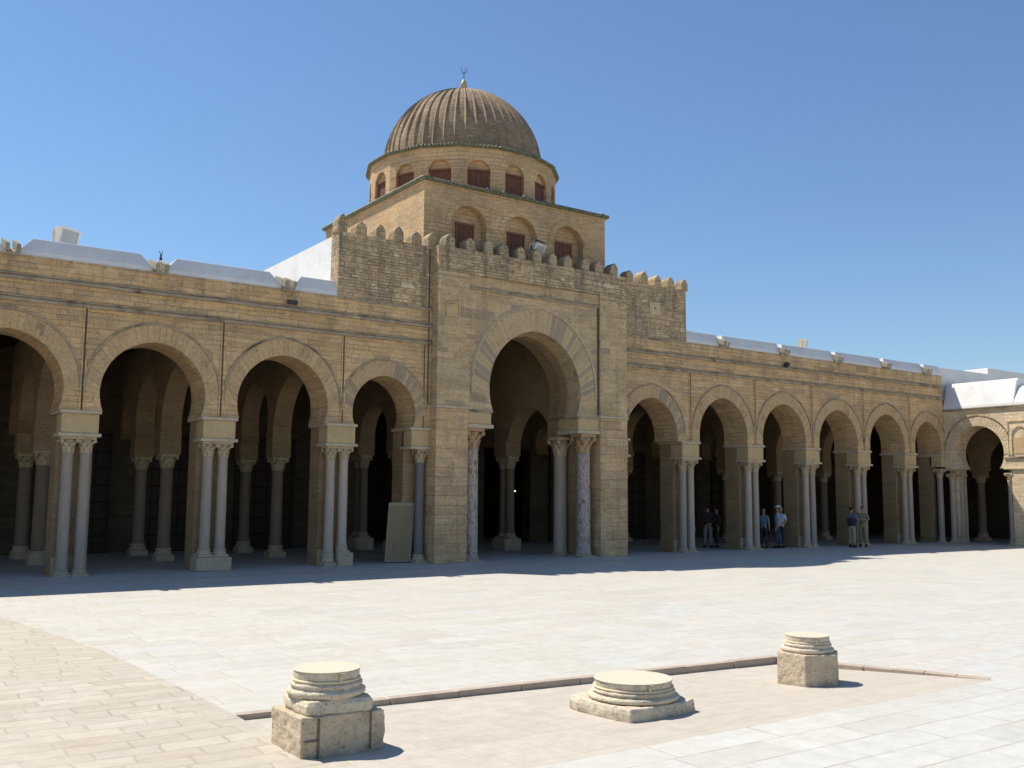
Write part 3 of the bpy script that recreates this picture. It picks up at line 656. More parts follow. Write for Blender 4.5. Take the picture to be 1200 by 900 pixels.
# drum
AP = 3.36; NF = 16; fw = 2*AP*math.tan(pi/NF); ZD0, ZD1 = 11.75, 13.50; rc = .14
drum = MB(); R_in = (AP-rc)/cos(pi/NF)
drum.lathe([(R_in, ZD0), (R_in, ZD1)], DX, DY, NF, rot=-pi/2+pi/NF, smooth=False)
wins = []
for k in range(NF):
    a_ = 2*pi*k/NF; T4 = Matrix.Translation((DX, DY, 0)) @ Matrix.Rotation(a_, 4, 'Z')
    st = len(drum.v); drum.prism(blind_face([(0, 12.76, .39)], -fw/2, fw/2, ZD0, ZD1, 12.12), -AP, -AP+rc+.01, 'y'); drum.box(-fw/2, fw/2, -AP, -AP+rc+.01, ZD0, 12.118)
    st2 = len(drum.v)
    for i in range(st, st2): drum.v[i] = tuple(T4 @ Vector(drum.v[i]))
drum.build('drum', M['brick'], DL)
for k in range(NF):
    a_ = 2*pi*k/NF; T4 = Matrix.Translation((DX, DY, 0)) @ Matrix.Rotation(a_, 4, 'Z')
    w = MB().box(-.31, .31, -AP+rc-.03, -AP+rc-.002, 12.13, 12.78); w.xform(T4); w.build('window', M['shutter'], DL)
    f = MB().box(-.375, .375, -AP+rc-.10, -AP+rc-.002, 12.783, 12.83); f.box(-.35, -.312, -AP+rc-.05, -AP+rc-.002, 12.13, 12.78); f.box(.312, .35, -AP+rc-.05, -AP+rc-.002, 12.13, 12.78)
    f.xform(T4); f.build('window_frame', M['frame'], DL)
b = MB(); rr = AP/cos(pi/NF)
b.lathe([(rr+.02, ZD1), (rr+.03, ZD1+.05)], DX, DY, NF, rot=-pi/2+pi/NF, smooth=False); b.build('drum_corbel', M['brick'], DL)
b = MB(); b.lathe([(rr+.10, ZD1+.052), (rr+.10, ZD1+.09), (2.9, ZD1+.26)], DX, DY, NF, rot=-pi/2+pi/NF, smooth=False)
for k in range(NF):
    a_ = 2*pi*k/NF; T4 = Matrix.Translation((DX, DY, 0)) @ Matrix.Rotation(a_, 4, 'Z'); st = len(b.v)
    for i in range(10):
        u = -fw/2+fw*(i+.5)/10; b.tube((u, -AP-.14, ZD1+.105), (u*.93, -AP+.16, ZD1+.185), .052, .045, 6)
    for i in range(st, len(b.v)): b.v[i] = tuple(T4 @ Vector(b.v[i]))
b.build('tiled_eave', M['tile'], DL)
# ribbed dome
NR = 48; SEG = 10; RD = 2.93; ZC = 13.84
vs = []; fs = []; rows = 46
for i in range(rows+1):
    if i == 0: r, z = RD*.995, ZD1+.16
    else:
        p = radians(-2+92*(i/rows)); r, z = RD*cos(p), ZC+RD*1.02*sin(p)
    damp = min(1., .5+1.0*max(0, (z-13.7)/2.2))
    for k in range(NR*SEG):
        th = 2*pi*k/(NR*SEG); t_ = (k % SEG)/SEG; q_ = min(t_, 1-t_)
        wob = 1+.25*sin(7*th+3.1*z)
        d_ = damp*min(1, r/1.2)*wob*(.088*min(1, q_/.14) - .025*sin(pi*t_))
        rr_ = max(r-d_, .02); vs.append((DX+rr_*cos(th), DY+rr_*sin(th), z))
n_ = NR*SEG
for i in range(rows):
    for k in range(n_): fs.append((i*n_+k, i*n_+(k+1) % n_, (i+1)*n_+(k+1) % n_, (i+1)*n_+k))
fs.append([rows*n_+k for k in range(n_)])
MB().add(vs, fs).build('ribbed_dome', M['dome'], DL)
zt = ZC+RD*1.02
fin = MB().lathe([(.10, zt-.05), (.06, zt+.06), (.04, zt+.12), (.08, zt+.17), (.125, zt+.28), (.13, zt+.36), (.09, zt+.47), (.04, zt+.55), (.02, zt+.58)], DX, DY, 16).build('finial', M['finial'], DL)
tr = MB().tube((DX,DY,zt+.55), (DX,DY,zt+1.05), .014, .010, 6)
ax = Vector((cos(YAW), sin(YAW), 0)); c0 = Vector((DX,DY,0))
for s in (-1, 1):
    q = [c0+Vector((0,0,zt+.80)), c0+ax*s*.06+Vector((0,0,zt+.83)), c0+ax*s*.10+Vector((0,0,zt+.95)), c0+ax*s*.105+Vector((0,0,zt+1.04))]
    for a_, b_ in zip(q, q[1:]): tr.tube(a_, b_, .014, .010, 6)
tr.build('finial_trident', M['iron'], DL)

# ------------------------------------------------------------------ side wing
WG = thing('side_wing', 'sunlit pale stone wing with wide arch and white sloping parapet at far right', 'building', (41.67, -4, 0))
wz = 3.30
warch = [(-1.57,5.20,1.17,.04), (-5.35,5.20,1.17,.04), (-9.1,5.2,1.17,.04), (-12.9,5.2,1.17,.04)]
pts = [(-15.5, 6.0), (-15.5, 0)]
outl = [(0.0, 6.0), (0.0, wz)]
wall = MB()
bounds = []
pts = [(0.0, 6.0)]
pts += [(0.0, wz)]
for cy, top, R, e in warch:
    zc = top-sqrt((R+e)**2-e*e); A = arch(cy, zc, R, e, wz, 18)[::-1]; pts += A
pts += [(-15.5, wz), (-15.5, 6.0)]
wall.prism(pts, 41.67, 42.7, 'x')
piers = [(0.0, -.38)]
for cy, top, R, e in warch: piers.append((cy-1.16, cy-2.62))
for i, (a_, c_) in enumerate(piers):
    x0 = 41.67
    if i == 0: wall.box(42.0, 42.7, c_, a_, 0, wz-.002)
    else:
        wall.box(41.672, 42.7, c_+.30, a_-.30, 0, wz-.06); wall.box(42.0, 42.698, a_-.298, a_-.02, 0, wz-.06); wall.box(42.0, 42.698, c_+.02, c_+.298, 0, wz-.06)
wall.build('wall', M['pale'], WG)
for i, (a_, c_) in enumerate(piers):
    MB().box(41.60, 42.72, c_-.03, a_+(.03 if i else 0), wz-.055, wz+.005).build('impost_moulding', M['impost'], WG, bevel=.01)
    if i:
        MB().box(41.61, 41.67, c_-.1, a_+.0, wz+.42, wz+.48).build('string_course', M['string'], WG)
        cy = (a_+c_)/2
        n1_ = arch(cy, 4.70, .34, .05, 4.70, 8); n2_ = arch(cy, 4.70, .44, .05, 4.70, 8)
        f = MB(); f.prism([(cy-.44, 3.9)]+n2_+[(cy+.44, 3.9), (cy+.34, 3.9)]+n1_[::-1]+[(cy-.34, 3.9)], 41.62, 41.668, 'x')
        f.box(41.63, 41.668, cy-.55, cy-.50, 3.85, 5.3); f.box(41.63, 41.668, cy+.50, cy+.55, 3.85, 5.3); f.box(41.63, 41.668, cy-.55, cy+.55, 5.303, 5.36)
        f.build('blind_niche', M['pale'], WG)
        MB().box(41.655, 41.668, cy-.3, cy+.3, 3.92, 4.6).build('niche_panel', M['block'], WG)
        for y in (a_-.15, c_+.15): column(WG, 'wing', 41.83, y, 0, WNG)
    else:
        column(WG, 'wing', 41.84, -.20, 0, WNG); column(WG, 'wing', 42.2, -.42, 0, WNG)
for cy, top, R, e in warch:
    zc = top-sqrt((R+e)**2-e*e)
    voussoirs(arch(cy, zc, R+.003, e, zc-.1, 18), arch(cy, zc+.08, R+.34, e, zc, 18), 31, 41.655, 41.668, 'x').build('voussoir_ring', M['pale'], WG)
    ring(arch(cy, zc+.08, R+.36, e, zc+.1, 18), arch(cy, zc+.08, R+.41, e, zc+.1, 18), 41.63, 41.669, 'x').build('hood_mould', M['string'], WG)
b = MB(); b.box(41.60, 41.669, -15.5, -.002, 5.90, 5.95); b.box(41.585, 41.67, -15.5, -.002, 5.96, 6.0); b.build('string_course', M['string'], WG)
def wcoping(y0, y1, ztop):
    prof_ = [(41.64, 6.002), (41.66, 6.12), (42.05, ztop-.12), (42.18, ztop), (43.2, ztop), (43.4, 6.002)]
    MB().prism([(x_, z_) for x_, z_ in prof_], y0, y1, 'y').build('coping', M['white'], WG, bevel=.02)
wcoping(-3.25, .0, 7.22); wcoping(-7.1, -3.252, 6.86); wcoping(-7.3, -7.1, 7.1); wcoping(-15.5, -7.302, 6.86)
MB().box(42.7, 51, -15.5, 1.2, 6.1, 6.35).build('roof', M['roof'], WG)
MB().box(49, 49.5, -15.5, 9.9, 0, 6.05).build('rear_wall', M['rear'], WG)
MB().box(42.75, 48.99, -15.5, 9.2, 6.04, 6.085).build('beamed_ceiling', M['door'], WG)
pts = [(4.0, 6.09), (4.0, 3.3)]
for cy in (2.1, -1.3, -5.0, -8.8, -12.6):
    zc = 5.0-sqrt(1.42**2-.01); pts += arch(cy, zc, 1.32, .1, 3.3, 14)[::-1]
pts += [(-15.5, 3.3), (-15.5, 6.09)]
MB().prism(pts, 45.0, 45.5, 'x').build('inner_arch_wall', M['inner'], WG)
for y in (.4, -3.15, -6.9, -10.7):
    MB().box(44.98, 45.52, y-.27, y+.27, 3.08, 3.32).build('inner_block', M['inner'], WG); column(WG, 'inn', 45.25, y, 0, INN)
# white roofs beyond the corner
RF = thing('white_roof', 'white limewashed roof masses behind the right corner of the courtyard', 'roof', (46, 4, 6))
MB().box(41.68, 47.0, .25, 5.5, 6.36, 8.03).build('roof_block', M['white'], RF, bevel=.03)
b = MB(); b.box(46.9+.1, 53.5, .75, 5.4, 6.36, 8.45); b.build('roof_block', M['offwhite'], RF, bevel=.03)
MB().box(50.6, 56, -.9, .74, 6.4, 8.35).build('roof_block', M['white'], RF, bevel=.03)
MB().box(41.67, 51, 1.2, 9.9, 6.1, 6.34).build('roof_slab', M['roof'], RF)
MB().box(41.67, 50.99, 9.3, 9.9, 0, 6.09).build('rear_wall', M['rear'], RF)

# ------------------------------------------------------------------ things on the roofs
def floodlight(loc, ang, tilt, label, s=1., dark=False):
    T = thing('floodlight', label, 'floodlight', loc, 'floodlights on the parapets')
    R4 = Matrix.Translation(loc) @ Matrix.Rotation(ang, 4, 'Z') @ Matrix.Scale(s, 4)
    H = R4 @ Matrix.Translation((0,0,.30)) @ Matrix.Rotation(radians(tilt), 4, 'X')
    b = MB(); b.add([(-.24,-.10,-.17),(.24,-.10,-.17),(.24,-.10,.17),(-.24,-.10,.17),(-.17,.14,-.10),(.17,.14,-.10),(.17,.14,.12),(-.17,.14,.12)],
        [(0,1,2,3),(4,7,6,5),(0,4,5,1),(1,5,6,2),(2,6,7,3),(3,7,4,0)])
    for i in range(5): b.box(-.14+i*.07-.008, -.14+i*.07+.008, .13, .19, -.09, .11)
    b.xform(H); b.build('housing', M['lamp_body'], T, bevel=.01)
    MB().box(-.20, .20, -.112, -.103, -.13, .13).xform(H).build('glass', M['glass'], T)
    f = MB(); f.box(-.25,.25,-.125,-.101,.131,.175); f.box(-.25,.25,-.125,-.101,-.175,-.131); f.box(-.25,-.201,-.125,-.101,-.13,.13); f.box(.201,.25,-.125,-.101,-.13,.13)
    f.xform(H); f.build('rim', M['lamp_white'] if not dark else M['lamp_white'], T)
    b = MB(); b.tube((0,.02,-.02),(0,.02,.12),.03,.03,8); b.box(-.27,.27,0,.04,.10,.125); b.box(-.27,-.253,0,.04,.10,.34); b.box(.253,.27,0,.04,.10,.34)
    b.box(-.25,.25,-.16,-.09,.48,.50) if dark else None
    b.xform(R4); b.build('bracket', M['lamp_dark'] if dark else M['lamp_body'], T)
    return T
floodlight((4.52, 1.0, 8.04), radians(32), 14, 'beige floodlight on the white roof above the leftmost arches', 1.25)
floodlight((18.72, .22, 9.78), radians(20), 30, 'floodlight with black hood between the merlons above the gate arch', 1.1, True)
floodlight((33.2, 1.0, 8.04), radians(35), 10, 'pale floodlight on the white roof of the right arcade', 1.15)
b = MB(); b.lathe([(.05,0),(.05,.1),(.03,.14),(.06,.2),(.07,.26),(.03,.33),(.05,.40),(.02,.46)], n=10)
for s in (-1,1): b.tube((0,0,.44),(s*.07,0,.52),.014,.014,6); b.tube((s*.07,0,.52),(s*.05,0,.60),.014,.01,6)
b.xform(Matrix.Translation((6.86, .9, 8.0)) @ Matrix.Scale(.62, 4)); 
T = thing('roof_finial', 'small blue-green metal finial rising behind the white roof of the left arcade', 'finial', (6.86,.9,8.0))
b.build('ornament', M['iron'], T)
MB().box(6.8,6.92,.84,.96,7.7,8.02).build('foot', M['white'], T)
T = thing('security_lamp', 'small dark lamp fixed under the water spout above the third arch', 'lamp', (10.1,-.02,7.2))
MB().box(10.02,10.3,-.16,-.06,7.16,7.27).build('lamp_box', M['lamp_dark'], T, bevel=.015); MB().box(10.12,10.18,-.07,0,7.19,7.23).build('mount', M['lamp_dark'], T)
T = thing('security_lamp', 'small round dark lamp under a water spout right of the gate', 'lamp', (30.7,-.02,7.2))
MB().lathe([(.02,-.12),(.09,-.08),(.11,.02),(.06,.1)], n=14).xform(Matrix.Translation((30.72,-.14,7.18)) @ Matrix.Rotation(radians(70),4,'X')).build('lamp_box', M['lamp_dark'], T); MB().box(30.69,30.75,-.12,0,7.16,7.2).build('mount', M['lamp_dark'], T)
# white pigeons on the sill below the drum windows
LB = ['white bird perched left under the front drum window of the dome', 'white bird perched under the right-hand drum windows, nearest the middle', 'white bird perched between the two right drum windows', 'white bird perched farthest right below the drum']
for i, (px, py) in enumerate(((569,218),(590.3,223),(610.5,227),(626.8,231))):
    d = fwd+r2*((px-600)/FPX)-u2*((py-450)/FPX); t_ = (11.93+0-CH)/d.z; t2 = (1.15+CD)/d.y; p = Vector((0,-CD,CH))+d*t2
    b = MB(); a_ = random.uniform(0, 6)
    z0 = 11.92
    b.ball((0,0,.12), .07,.12,.075, 12, 8); b.ball((0,-.09,.22), .042,.048,.045, 10, 6); b.tube((0,-.06,.14),(0,-.09,.22),.05,.035,8)
    b.add([(-.04,.08,.12),(.04,.08,.12),(.05,.22,.07),(-.05,.22,.07),(0,.1,.15)], [(0,1,2,3),(0,4,1),(1,4,2),(2,4,3),(3,4,0)])
    b.tube((0,-.13,.22),(0,-.165,.21),.012,.003,6)
    for s in (-1,1): b.tube((s*.03,0,.07),(s*.03,-.01,0),.008,.008,5)
    R4 = Matrix.Translation((p.x, 1.15, z0)) @ Matrix.Rotation(a_, 4, 'Z') @ Matrix.Scale(.95, 4); b.xform(R4)
    o = b.build('pigeon', M['white']); tag(o, LB[i], 'bird', 'white birds under the drum windows')

# ------------------------------------------------------------------ leaning board
T = thing('wooden_board', 'grey-olive boarded panel leaning between the arcade and the grey column beside the gate', 'panel', (13.9,.5,0))
a0 = Vector((13.52,.58,.03)); a1 = Vector((14.25,.36,.03)); lean = Vector((.14,.06,1.72)); ex = (a1-a0); nx = ex.cross(lean).normalized()
def onp(u, v, d): return a0+ex*u+lean*v-nx*(-d)
def pbox(b, u0, u1, v0, v1, d0, d1): b.add([onp(u,v,d) for d in (d0,d1) for v in (v0,v1) for u in (u0,u1)], [(0,2,3,1),(4,5,7,6),(0,1,5,4),(2,6,7,3),(0,4,6,2),(1,3,7,5)])
b = MB(); pbox(b,0,1,0,1,-.02,.02); b.build('board', M['panel'], T)
b = MB()
for u0,u1,v0,v1 in ((0,.05,0,1),(.95,1,0,1),(.051,.949,.94,1),(.051,.949,0,.03),(.34,.365,.031,.75),(.66,.685,.031,.75)):
    for d0, d1 in ((.0205,.04),(-.04,-.0205)): pbox(b,u0,u1,v0,v1,d0,d1)
b.build('batten', M['panel_trim'], T)
b = MB(); pbox(b,.88,.98,-.02,.0,-.03,.05); pbox(b,.02,.1,-.02,.0,-.03,.05); b.build('foot', M['lamp_dark'], T)

# ------------------------------------------------------------------ old column bases in the courtyard
def square_ring(b, hs, z0, z1, rad, mat=0, jit=0.):
    """soft edged square slab"""
    vs = []; n = 24
    prof = [(1-rad, z0), (1, z0+(z1-z0)*.25), (1, z0+(z1-z0)*.7), (1-rad, z1)]
    for s_, z in prof:
        for k in range(n):
            a_ = 2*pi*k/n; c_, d_ = cos(a_), sin(a_); q = 9.; r = (abs(c_)**q+abs(d_)**q)**(-1/q); jj = random.uniform(-jit, jit)
            vs.append(((hs*s_*r+jj)*c_, (hs*s_*r+jj)*d_, z))
    fs = []
    for i in range(3):
        for k in range(n): fs.append((i*n+k, i*n+(k+1)%n, (i+1)*n+(k+1)%n, (i+1)*n+k))
    fs += [[k for k in range(n)][::-1], [3*n+k for k in range(n)]]
    b.add(vs, fs, mat, False)
def rough(o, st=.012, size=.12, lv=2):
    st *= 1.15
    o = rough0(o, st, size, lv)
    tx = bpy.data.textures.new('chips', 'VORONOI'); tx.noise_scale = size*.55; tx.distance_metric = 'DISTANCE'
    d = o.modifiers.new('chips', 'DISPLACE'); d.texture = tx; d.strength = st*.5; d.mid_level = .35; d.texture_coords = 'GLOBAL'
    return o
def rough0(o, st=.012, size=.12, lv=2):
    s = o.modifiers.new('sub', 'SUBSURF'); s.subdivision_type = 'SIMPLE'; s.levels = lv; s.render_levels = lv
    tx = bpy.data.textures.new('rough', 'CLOUDS'); tx.noise_scale = size; tx.noise_depth = 3
    d = o.modifiers.new('disp', 'DISPLACE'); d.texture = tx; d.strength = st; d.mid_level = .5; d.texture_coords = 'GLOBAL'
    return o
def drum_stack(T, c, z0, R0, Rt, zt_, torus, name='drum'):
    x, y = c
    b = MB(); n = 40
    h = zt_-z0
    b.lathe([(R0*.98, z0), (R0*1.06, z0+h*.10), (R0*1.06, z0+h*.22), (R0*.97, z0+h*.30), (R0*.93, z0+h*.36), (R0*.98, z0+h*.42), (R0*.96, z0+h*.50), (Rt*1.0, z0+h*.56)], x, y, n)
    rough(b.build('moulded_base', M['drum_old'], T), .012, .1, 1)
    b = MB().lathe([(Rt*1.015, z0+h*.555), (Rt*1.05, z0+h*.59), (Rt*1.05, z0+h*.64), (Rt*1.01, z0+h*.67)], x, y, n); b.build('cement_band', M['band'], T)
    b = MB().lathe([(Rt*.985, z0+h*.66), (Rt*1.0, z0+h*.72), (Rt*1.0, z0+h*.93), (Rt*.99, z0+h*.965)], x, y, n); rough(b.build('stone_drum', M['drum_old'], T), .008, .07, 1)
    b = MB().lathe([(Rt*1.02, z0+h*.967), (Rt*1.03, z0+h*.98), (Rt*1.02, zt_)], x, y, n); b.build('stone_top', M['drum_top'], T)
    # iron cramp across the joint
    a_ = atan2(-CD-y, -x)+.42; cx, cy = x+Rt*1.04*cos(a_), y+Rt*1.04*sin(a_)
    b = MB(); tx, ty = -sin(a_), cos(a_)
    for w0, w1, za, zb in ((-.012,.012, z0+h*.60, z0+h*.92), (-.012,.035, z0+h*.86, z0+h*.95)):
        b.add([(cx+tx*w+cos(a_)*d, cy+ty*w+sin(a_)*d, z) for z in (za, zb) for d in (-.02, .012) for w in (w0, w1)], [(0,2,3,1),(4,5,7,6),(0,1,5,4),(2,6,7,3),(0,4,6,2),(1,3,7,5)])
    b.build('cramp', M['impost'], T)
# first: tall block plinth
c1 = (3.43, -17.74); T = thing('column_base', 'round stone drum on a tall two-block square plinth, nearest on the left', 'column base', (c1[0], c1[1], 0), 'old column bases in the courtyard')
b = MB(); b.box(3.10, 3.795, -18.05, -17.43, -.10, .29, jit=.006)
rough(b.build('plinth', M['plinth'], T, bevel=.012), .022, .09, 4)
b = MB(); b.box(3.225, 3.239, -18.064, -18.04, -.05, .28); b.box(3.668, 3.68, -18.062, -18.04, .0, .285); b.box(3.12, 3.225, -18.062, -18.045, .115, .128); b.build('plinth_joint', M['plinth_joint'], T)
b = MB(); square_ring(b, .295, .285, .40, .06, 0, .004); b.xform(Matrix.Translation((c1[0]+.01, c1[1]-.01, 0)) @ Matrix.Rotation(radians(-3), 4, 'Z')); rough(b.build('square_slab', M['drum_old'], T, bevel=.01), .014, .1, 2)
drum_stack(T, c1, .40, .295, .262, .605, 0)
# second: low square slab
c2 = (6.43, -18.08); T = thing('column_base', 'wide low stone drum on a thin square slab, in the middle', 'column base', (c2[0], c2[1], 0), 'old column bases in the courtyard')
b = MB(); square_ring(b, .455, -.05, .10, .03, 0, .004); b.xform(Matrix.Translation((c2[0], c2[1]+.02, 0)) @ Matrix.Rotation(radians(2), 4, 'Z')); rough(b.build('square_slab', M['drum_old'], T, bevel=.012), .014, .12, 2)
drum_stack(T, c2, .10, .405, .365, .285, 0)
# third: six sided plinth
c3 = (9.03, -18.05); T = thing('column_base', 'small stone drum on a six-sided plinth, farthest to the right', 'column base', (c3[0], c3[1], 0), 'old column bases in the courtyard')
b = MB(); n = 6; b.lathe([(.36, -.1), (.36, .06), (.355, .31)], c3[0], c3[1], n, rot=atan2(-.20, -.28)-.02, smooth=False)
rough(b.build('plinth', M['plinth'], T, bevel=.014), .014, .09, 3)
b = MB(); 
drum_stack(T, c3, .31, .265, .235, .49, 0)

# ------------------------------------------------------------------ people
def cloth(name, c, r=.85): return plain(name, c, tuple(x*.75 for x in c), 12, r, .3)
SKIN = plain('skin', (.42,.25,.17), (.36,.21,.14), 10, .6, .1)
def skin_obj(name, verts, edges, radii, mat, parent, lv=1, root=0):
    me = bpy.data.meshes.new(name); me.from_pydata(verts, edges, []); o = bpy.data.objects.new(name, me); COL.objects.link(o)
    sk_ = o.modifiers.new('skin', 'SKIN'); sk_.use_smooth_shade = True
    lay = me.skin_vertices[0].data
    for i, r in enumerate(radii): lay[i].radius = (r if isinstance(r, tuple) else (r, r))
    lay[root].use_root = True
    ss = o.modifiers.new('sub', 'SUBSURF'); ss.levels = lv; ss.render_levels = lv
    dg = bpy.context.evaluated_depsgraph_get(); dg.update(); m2 = bpy.data.meshes.new_from_object(o.evaluated_get(dg))
    bpy.data.objects.remove(o); m2.materials.clear(); m2.materials.append(mat); m2.name = name
    o = bpy.data.objects.new(name, m2); COL.objects.link(o)
    for p in m2.polygons: p.use_smooth = True
    if parent: o.parent = parent
    return o
def person(x, y, face, label, top, legs, hair=(.03,.025,.02), hat=None, arms='down', scale=.93, sleeve='long', shoes=(.03,.025,.02), stride=.10, vest=None, group=None):
    """faces local -y, then turned by 'face' about z"""
    T = thing('person', label, 'person', (x, y, 0), group); T.rotation_euler = (0, 0, face); T.scale = (scale,)*3
    # joints
    hip, chest, neck, head = (0,0,.95), (0,-.005,1.30), (0,.0,1.47), (0,-.01,1.62)
    shL, shR = (-.185,0,1.41), (.185,0,1.41)
    if arms == 'down': el = [(-.235,.03,1.12), (.235,.03,1.12)]; wr = [(-.235,-.05,.87), (.235,-.05,.87)]
    elif arms == 'crossed': el = [(-.25,-.05,1.14), (.25,-.05,1.14)]; wr = [(.03,-.21,1.14), (-.03,-.22,1.20)]
    elif arms == 'talk': el = [(-.25,-.02,1.14), (.24,.02,1.12)]; wr = [(-.18,-.27,1.18), (.20,-.16,.98)]
    elif arms == 'behind': el = [(-.25,.08,1.15), (.25,.08,1.15)]; wr = [(-.05,.17,.98), (.05,.18,.97)]
    else: el = [(-.25,.0,1.14), (.24,.0,1.13)]; wr = [(-.14,-.22,1.05), (.16,-.22,1.04)]
    kn = [(-.10,-.02+stride*.3,.50), (.11,-.03-stride*.3,.50)]; an = [(-.115,.02+stride*.5,.09), (.125,.0-stride*.5,.09)]
    lh = [(-.09,0,.90), (.09,0,.90)]
    # body (skin): head, neck, forearms, hands as one figure running under the clothes
    V = [hip, chest, neck, shL, el[0], wr[0], shR, el[1], wr[1], lh[0], kn[0], an[0], lh[1], kn[1], an[1]]
    E_ = [(0,1),(1,2),(1,3),(3,4),(4,5),(1,6),(6,7),(7,8),(0,9),(9,10),(10,11),(0,12),(12,13),(13,14)]
    Rr = [(.12,.09),(.13,.09),.055,.055,.043,.030,.055,.043,.030,.075,.052,.036,.075,.052,.036]
    # head chain
    V += [(0,-.005,1.53), (0,-.02,1.60), (0,-.01,1.68)]; E_ += [(2,15),(15,16),(16,17)]; Rr += [.052,(.072,.085),(.070,.082)]
    for w_, e_, sgn in ((5, 4, -1), (8, 7, 1)):
        W_ = Vector(V[w_]); D = (W_-Vector(V[e_])).normalized(); sd = Vector((0,1,0)).cross(D); sd = sd.normalized() if sd.length > .1 else Vector((1,0,0)); sd2 = D.cross(sd).normalized()
        pc = W_+D*.06; i0 = len(V); V.append(tuple(pc)); E_.append((w_, i0)); Rr.append((.036,.022))
        for f, (off, ln) in enumerate(((-.027,.075),(-.009,.088),(.009,.085),(.027,.066))):
            a_ = pc+D*.035+sd2*off; k_ = a_+D*ln*.5; tp = a_+D*ln+sd*(-.02*sgn)
            j = len(V); V += [tuple(a_), tuple(k_), tuple(tp)]; E_ += [(i0, j), (j, j+1), (j+1, j+2)]; Rr += [.0095,.0085,.007]
        th = pc-D*.02+sd2*(-.04); j = len(V); V += [tuple(th), tuple(th+D*.045-sd2*.015)]; E_ += [(i0, j), (j, j+1)]; Rr += [.012,.009]
    body = skin_obj('body', V, E_, Rr, SKIN, T, 2)
    # nose, ears, eyes
    b = MB(); b.add([(0,-.098,1.635),(-.016,-.088,1.595),(.016,-.088,1.595),(0,-.122,1.60),(0,-.08,1.585)], [(0,1,3),(0,3,2),(1,4,3),(3,4,2)], 0, True)
    for s in (-1,1): b.ball((s*.078,.0,1.615), .012,.022,.032, 8, 6)
    b.build('face', SKIN, T, world=False)
    b = MB()
    for s in (-1,1): b.ball((s*.03,-.083,1.635), .012,.008,.007, 8, 6)
    b.box(-.022,.022,-.094,-.088,1.567,1.573); b.build('eyes', M['lamp_dark'], T, world=False)
    # hair
    b = MB(); b.ball((0,.012,1.665), .083,.097,.085, 16, 10); b.v = [(a_, c_, z_ if not (c_ < -.03 and z_ < 1.67) else 1.67) for a_, c_, z_ in b.v]
    b.build('hair', cloth('hair_tone', hair), T, world=False)
    # shirt
    sm_ = cloth('top_cloth', top); V = [(0,0,.93), (0,-.005,1.10), (0,-.005,1.30), (0,0,1.43), (-.17,0,1.40), (.17,0,1.40)]
    E_ = [(0,1),(1,2),(2,3),(2,4),(2,5)]; Rr = [(.165,.115),(.155,.115),(.165,.12),(.075,.07),(.085,.08),(.085,.08)]
    for k_, s in ((0,4),(1,5)):
        j = len(V)
        if sleeve == 'long': V += [el[k_], tuple(Vector(el[k_]).lerp(Vector(wr[k_]), .92))]; E_ += [(s, j), (j, j+1)]; Rr += [.060,.044]
        else: V += [tuple(Vector(V[s]).lerp(Vector(el[k_]), .8))]; E_ += [(s, j)]; Rr += [.068]
    skin_obj('shirt', V, E_, Rr, sm_, T, 2, 1)
    if vest:
        skin_obj('waistcoat', [(0,0,.90),(0,-.005,1.1),(0,-.005,1.30),(0,.0,1.40),(-.12,0,1.39),(.12,0,1.39)], [(0,1),(1,2),(2,3),(2,4),(2,5)], [(.185,.135),(.175,.135),(.185,.14),(.10,.09),(.09,.09),(.09,.09)], cloth('vest_cloth', vest), T, 2, 1)
    tm = cloth('trouser_cloth', legs)
    V = [(0,0,.97), (0,.005,.88), lh[0], kn[0], tuple(Vector(kn[0]).lerp(Vector(an[0]), .88)), lh[1], kn[1], tuple(Vector(kn[1]).lerp(Vector(an[1]), .88))]
    skin_obj('trousers', V, [(0,1),(1,2),(2,3),(3,4),(1,5),(5,6),(6,7)], [(.155,.11),(.15,.115),.098,.078,.068,.098,.078,.068], tm, T, 2, 1)
    b = MB()
    for a_ in an:
        b.ball((a_[0], a_[1]-.06, .04), .048,.13,.045, 12, 8); b.box(a_[0]-.045, a_[0]+.045, a_[1]-.17, a_[1]+.07, 0, .022)
        b.tube((a_[0], a_[1], .05), (a_[0], a_[1], .12), .045, .045, 10)
    b.build('shoe', cloth('shoe_leather', shoes), T, world=False)
    if hat:
        b = MB(); b.ball((0,.01,1.70), .092,.105,.075, 16, 8); b.lathe([(.13,1.685),(.135,1.69),(.10,1.705)], 0, -.03, 16)
        b.build('cap', cloth('cap_cloth', hat, .7), T, world=False)
    return T
def faceto(dx, dy): return atan2(dx, -dy)
person(34.12, -.42, faceto(1, .15), 'man with dark waistcoat and pale green-beige trousers talking in front of the columns', (.14,.14,.17), (.36,.33,.25), arms='talk', vest=(.035,.035,.05), scale=.935)
person(34.92, -.36, faceto(-.9, -.5), 'man in olive-khaki clothes with folded arms leaning by the columns', (.25,.22,.13), (.30,.26,.16), hair=(.10,.07,.05), arms='crossed', scale=.95)
person(30.88, .62, faceto(-.6, .8), 'man seen from behind in light blue shirt, jeans and white cap', (.30,.42,.62), (.05,.07,.12), hat=(.75,.74,.72), arms='down', sleeve='short', scale=.95)
person(31.28, .82, faceto(-.8, -.3), 'grey-haired man in a white shirt and dark trousers beside the man in a white cap', (.62,.66,.66), (.04,.04,.045), hair=(.45,.38,.32), arms='hold', scale=.91, sleeve='short')
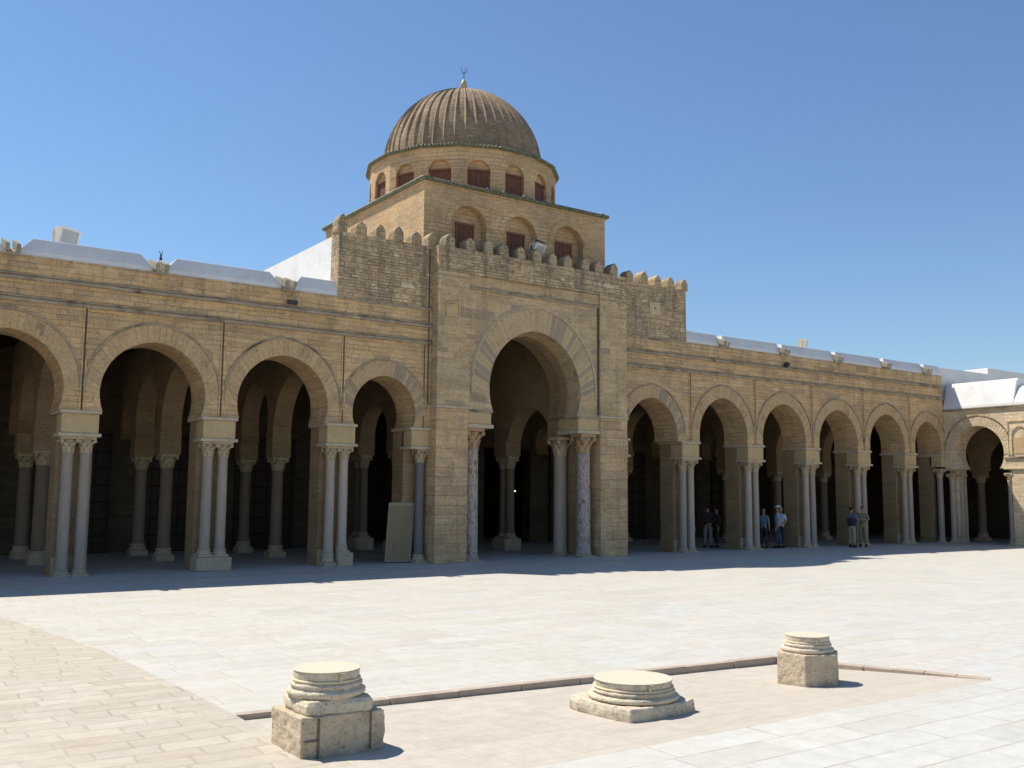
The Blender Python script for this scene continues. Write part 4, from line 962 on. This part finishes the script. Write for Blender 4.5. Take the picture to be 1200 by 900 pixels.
person(30.36, .90, faceto(.7, .4), 'shorter person in a dull blue shirt half hidden behind the white columns', (.14,.22,.30), (.04,.045,.06), hair=(.22,.17,.13), arms='down', scale=.88, sleeve='short')
person(28.45, 2.05, faceto(.4, .9), 'man in a dark jacket and pale grey trousers in the shade of an arch', (.035,.03,.035), (.26,.25,.24), arms='behind', scale=.96)
person(29.0, 2.10, faceto(-.8, .2), 'person in brown clothes standing in the shade against the pier', (.08,.06,.035), (.07,.055,.04), arms='down', scale=.90)
person(27.95, 2.55, faceto(.8, .3), 'person in navy clothes and pale cap deep in the shade of an arch', (.02,.03,.09), (.03,.03,.05), hat=(.5,.45,.38), arms='down', scale=.90)

# ------------------------------------------------------------------ small chandelier burning deep in the prayer hall
t = NT('lit_bulb'); t.bs.inputs['Emission Color'].default_value = (1, .78, .5, 1); t.bs.inputs['Emission Strength'].default_value = 5; M['bulb'] = t.m
def at(px, py, Y):
    d = fwd+r2*((px-600)/FPX)-u2*((py-450)/FPX); t_ = (Y+CD)/d.y; return Vector((0,-CD,CH))+d*t_
cc = at(622, 573, 13.0); T = thing('chandelier', 'dark hanging chandelier with a few lit bulbs seen deep through the gate arch', 'chandelier', (cc.x, cc.y, cc.z))
b = MB(); b.tube((cc.x, cc.y, cc.z+.3), (cc.x, cc.y, 6.3), .012, .012, 6)
for k in range(24):
    a_, c_ = 2*pi*k/24, 2*pi*(k+1)/24; b.tube((cc.x+.35*cos(a_), cc.y+.35*sin(a_), cc.z), (cc.x+.35*cos(c_), cc.y+.35*sin(c_), cc.z), .014, .014, 5)
for k in range(4):
    a_ = pi/2*k; b.tube((cc.x+.35*cos(a_), cc.y+.35*sin(a_), cc.z), (cc.x, cc.y, cc.z+.3), .01, .01, 5)
b.build('ring', M['lamp_dark'], T)
for px, py, Y in ((603.5, 575.5, 13.1), (627, 573.5, 12.8), (626, 566, 13.0), (622, 573.5, 12.7)):
    q = at(px, py, Y); MB().ball(tuple(q), .022, .022, .026, 8, 6).build('bulb', M['bulb'], T)
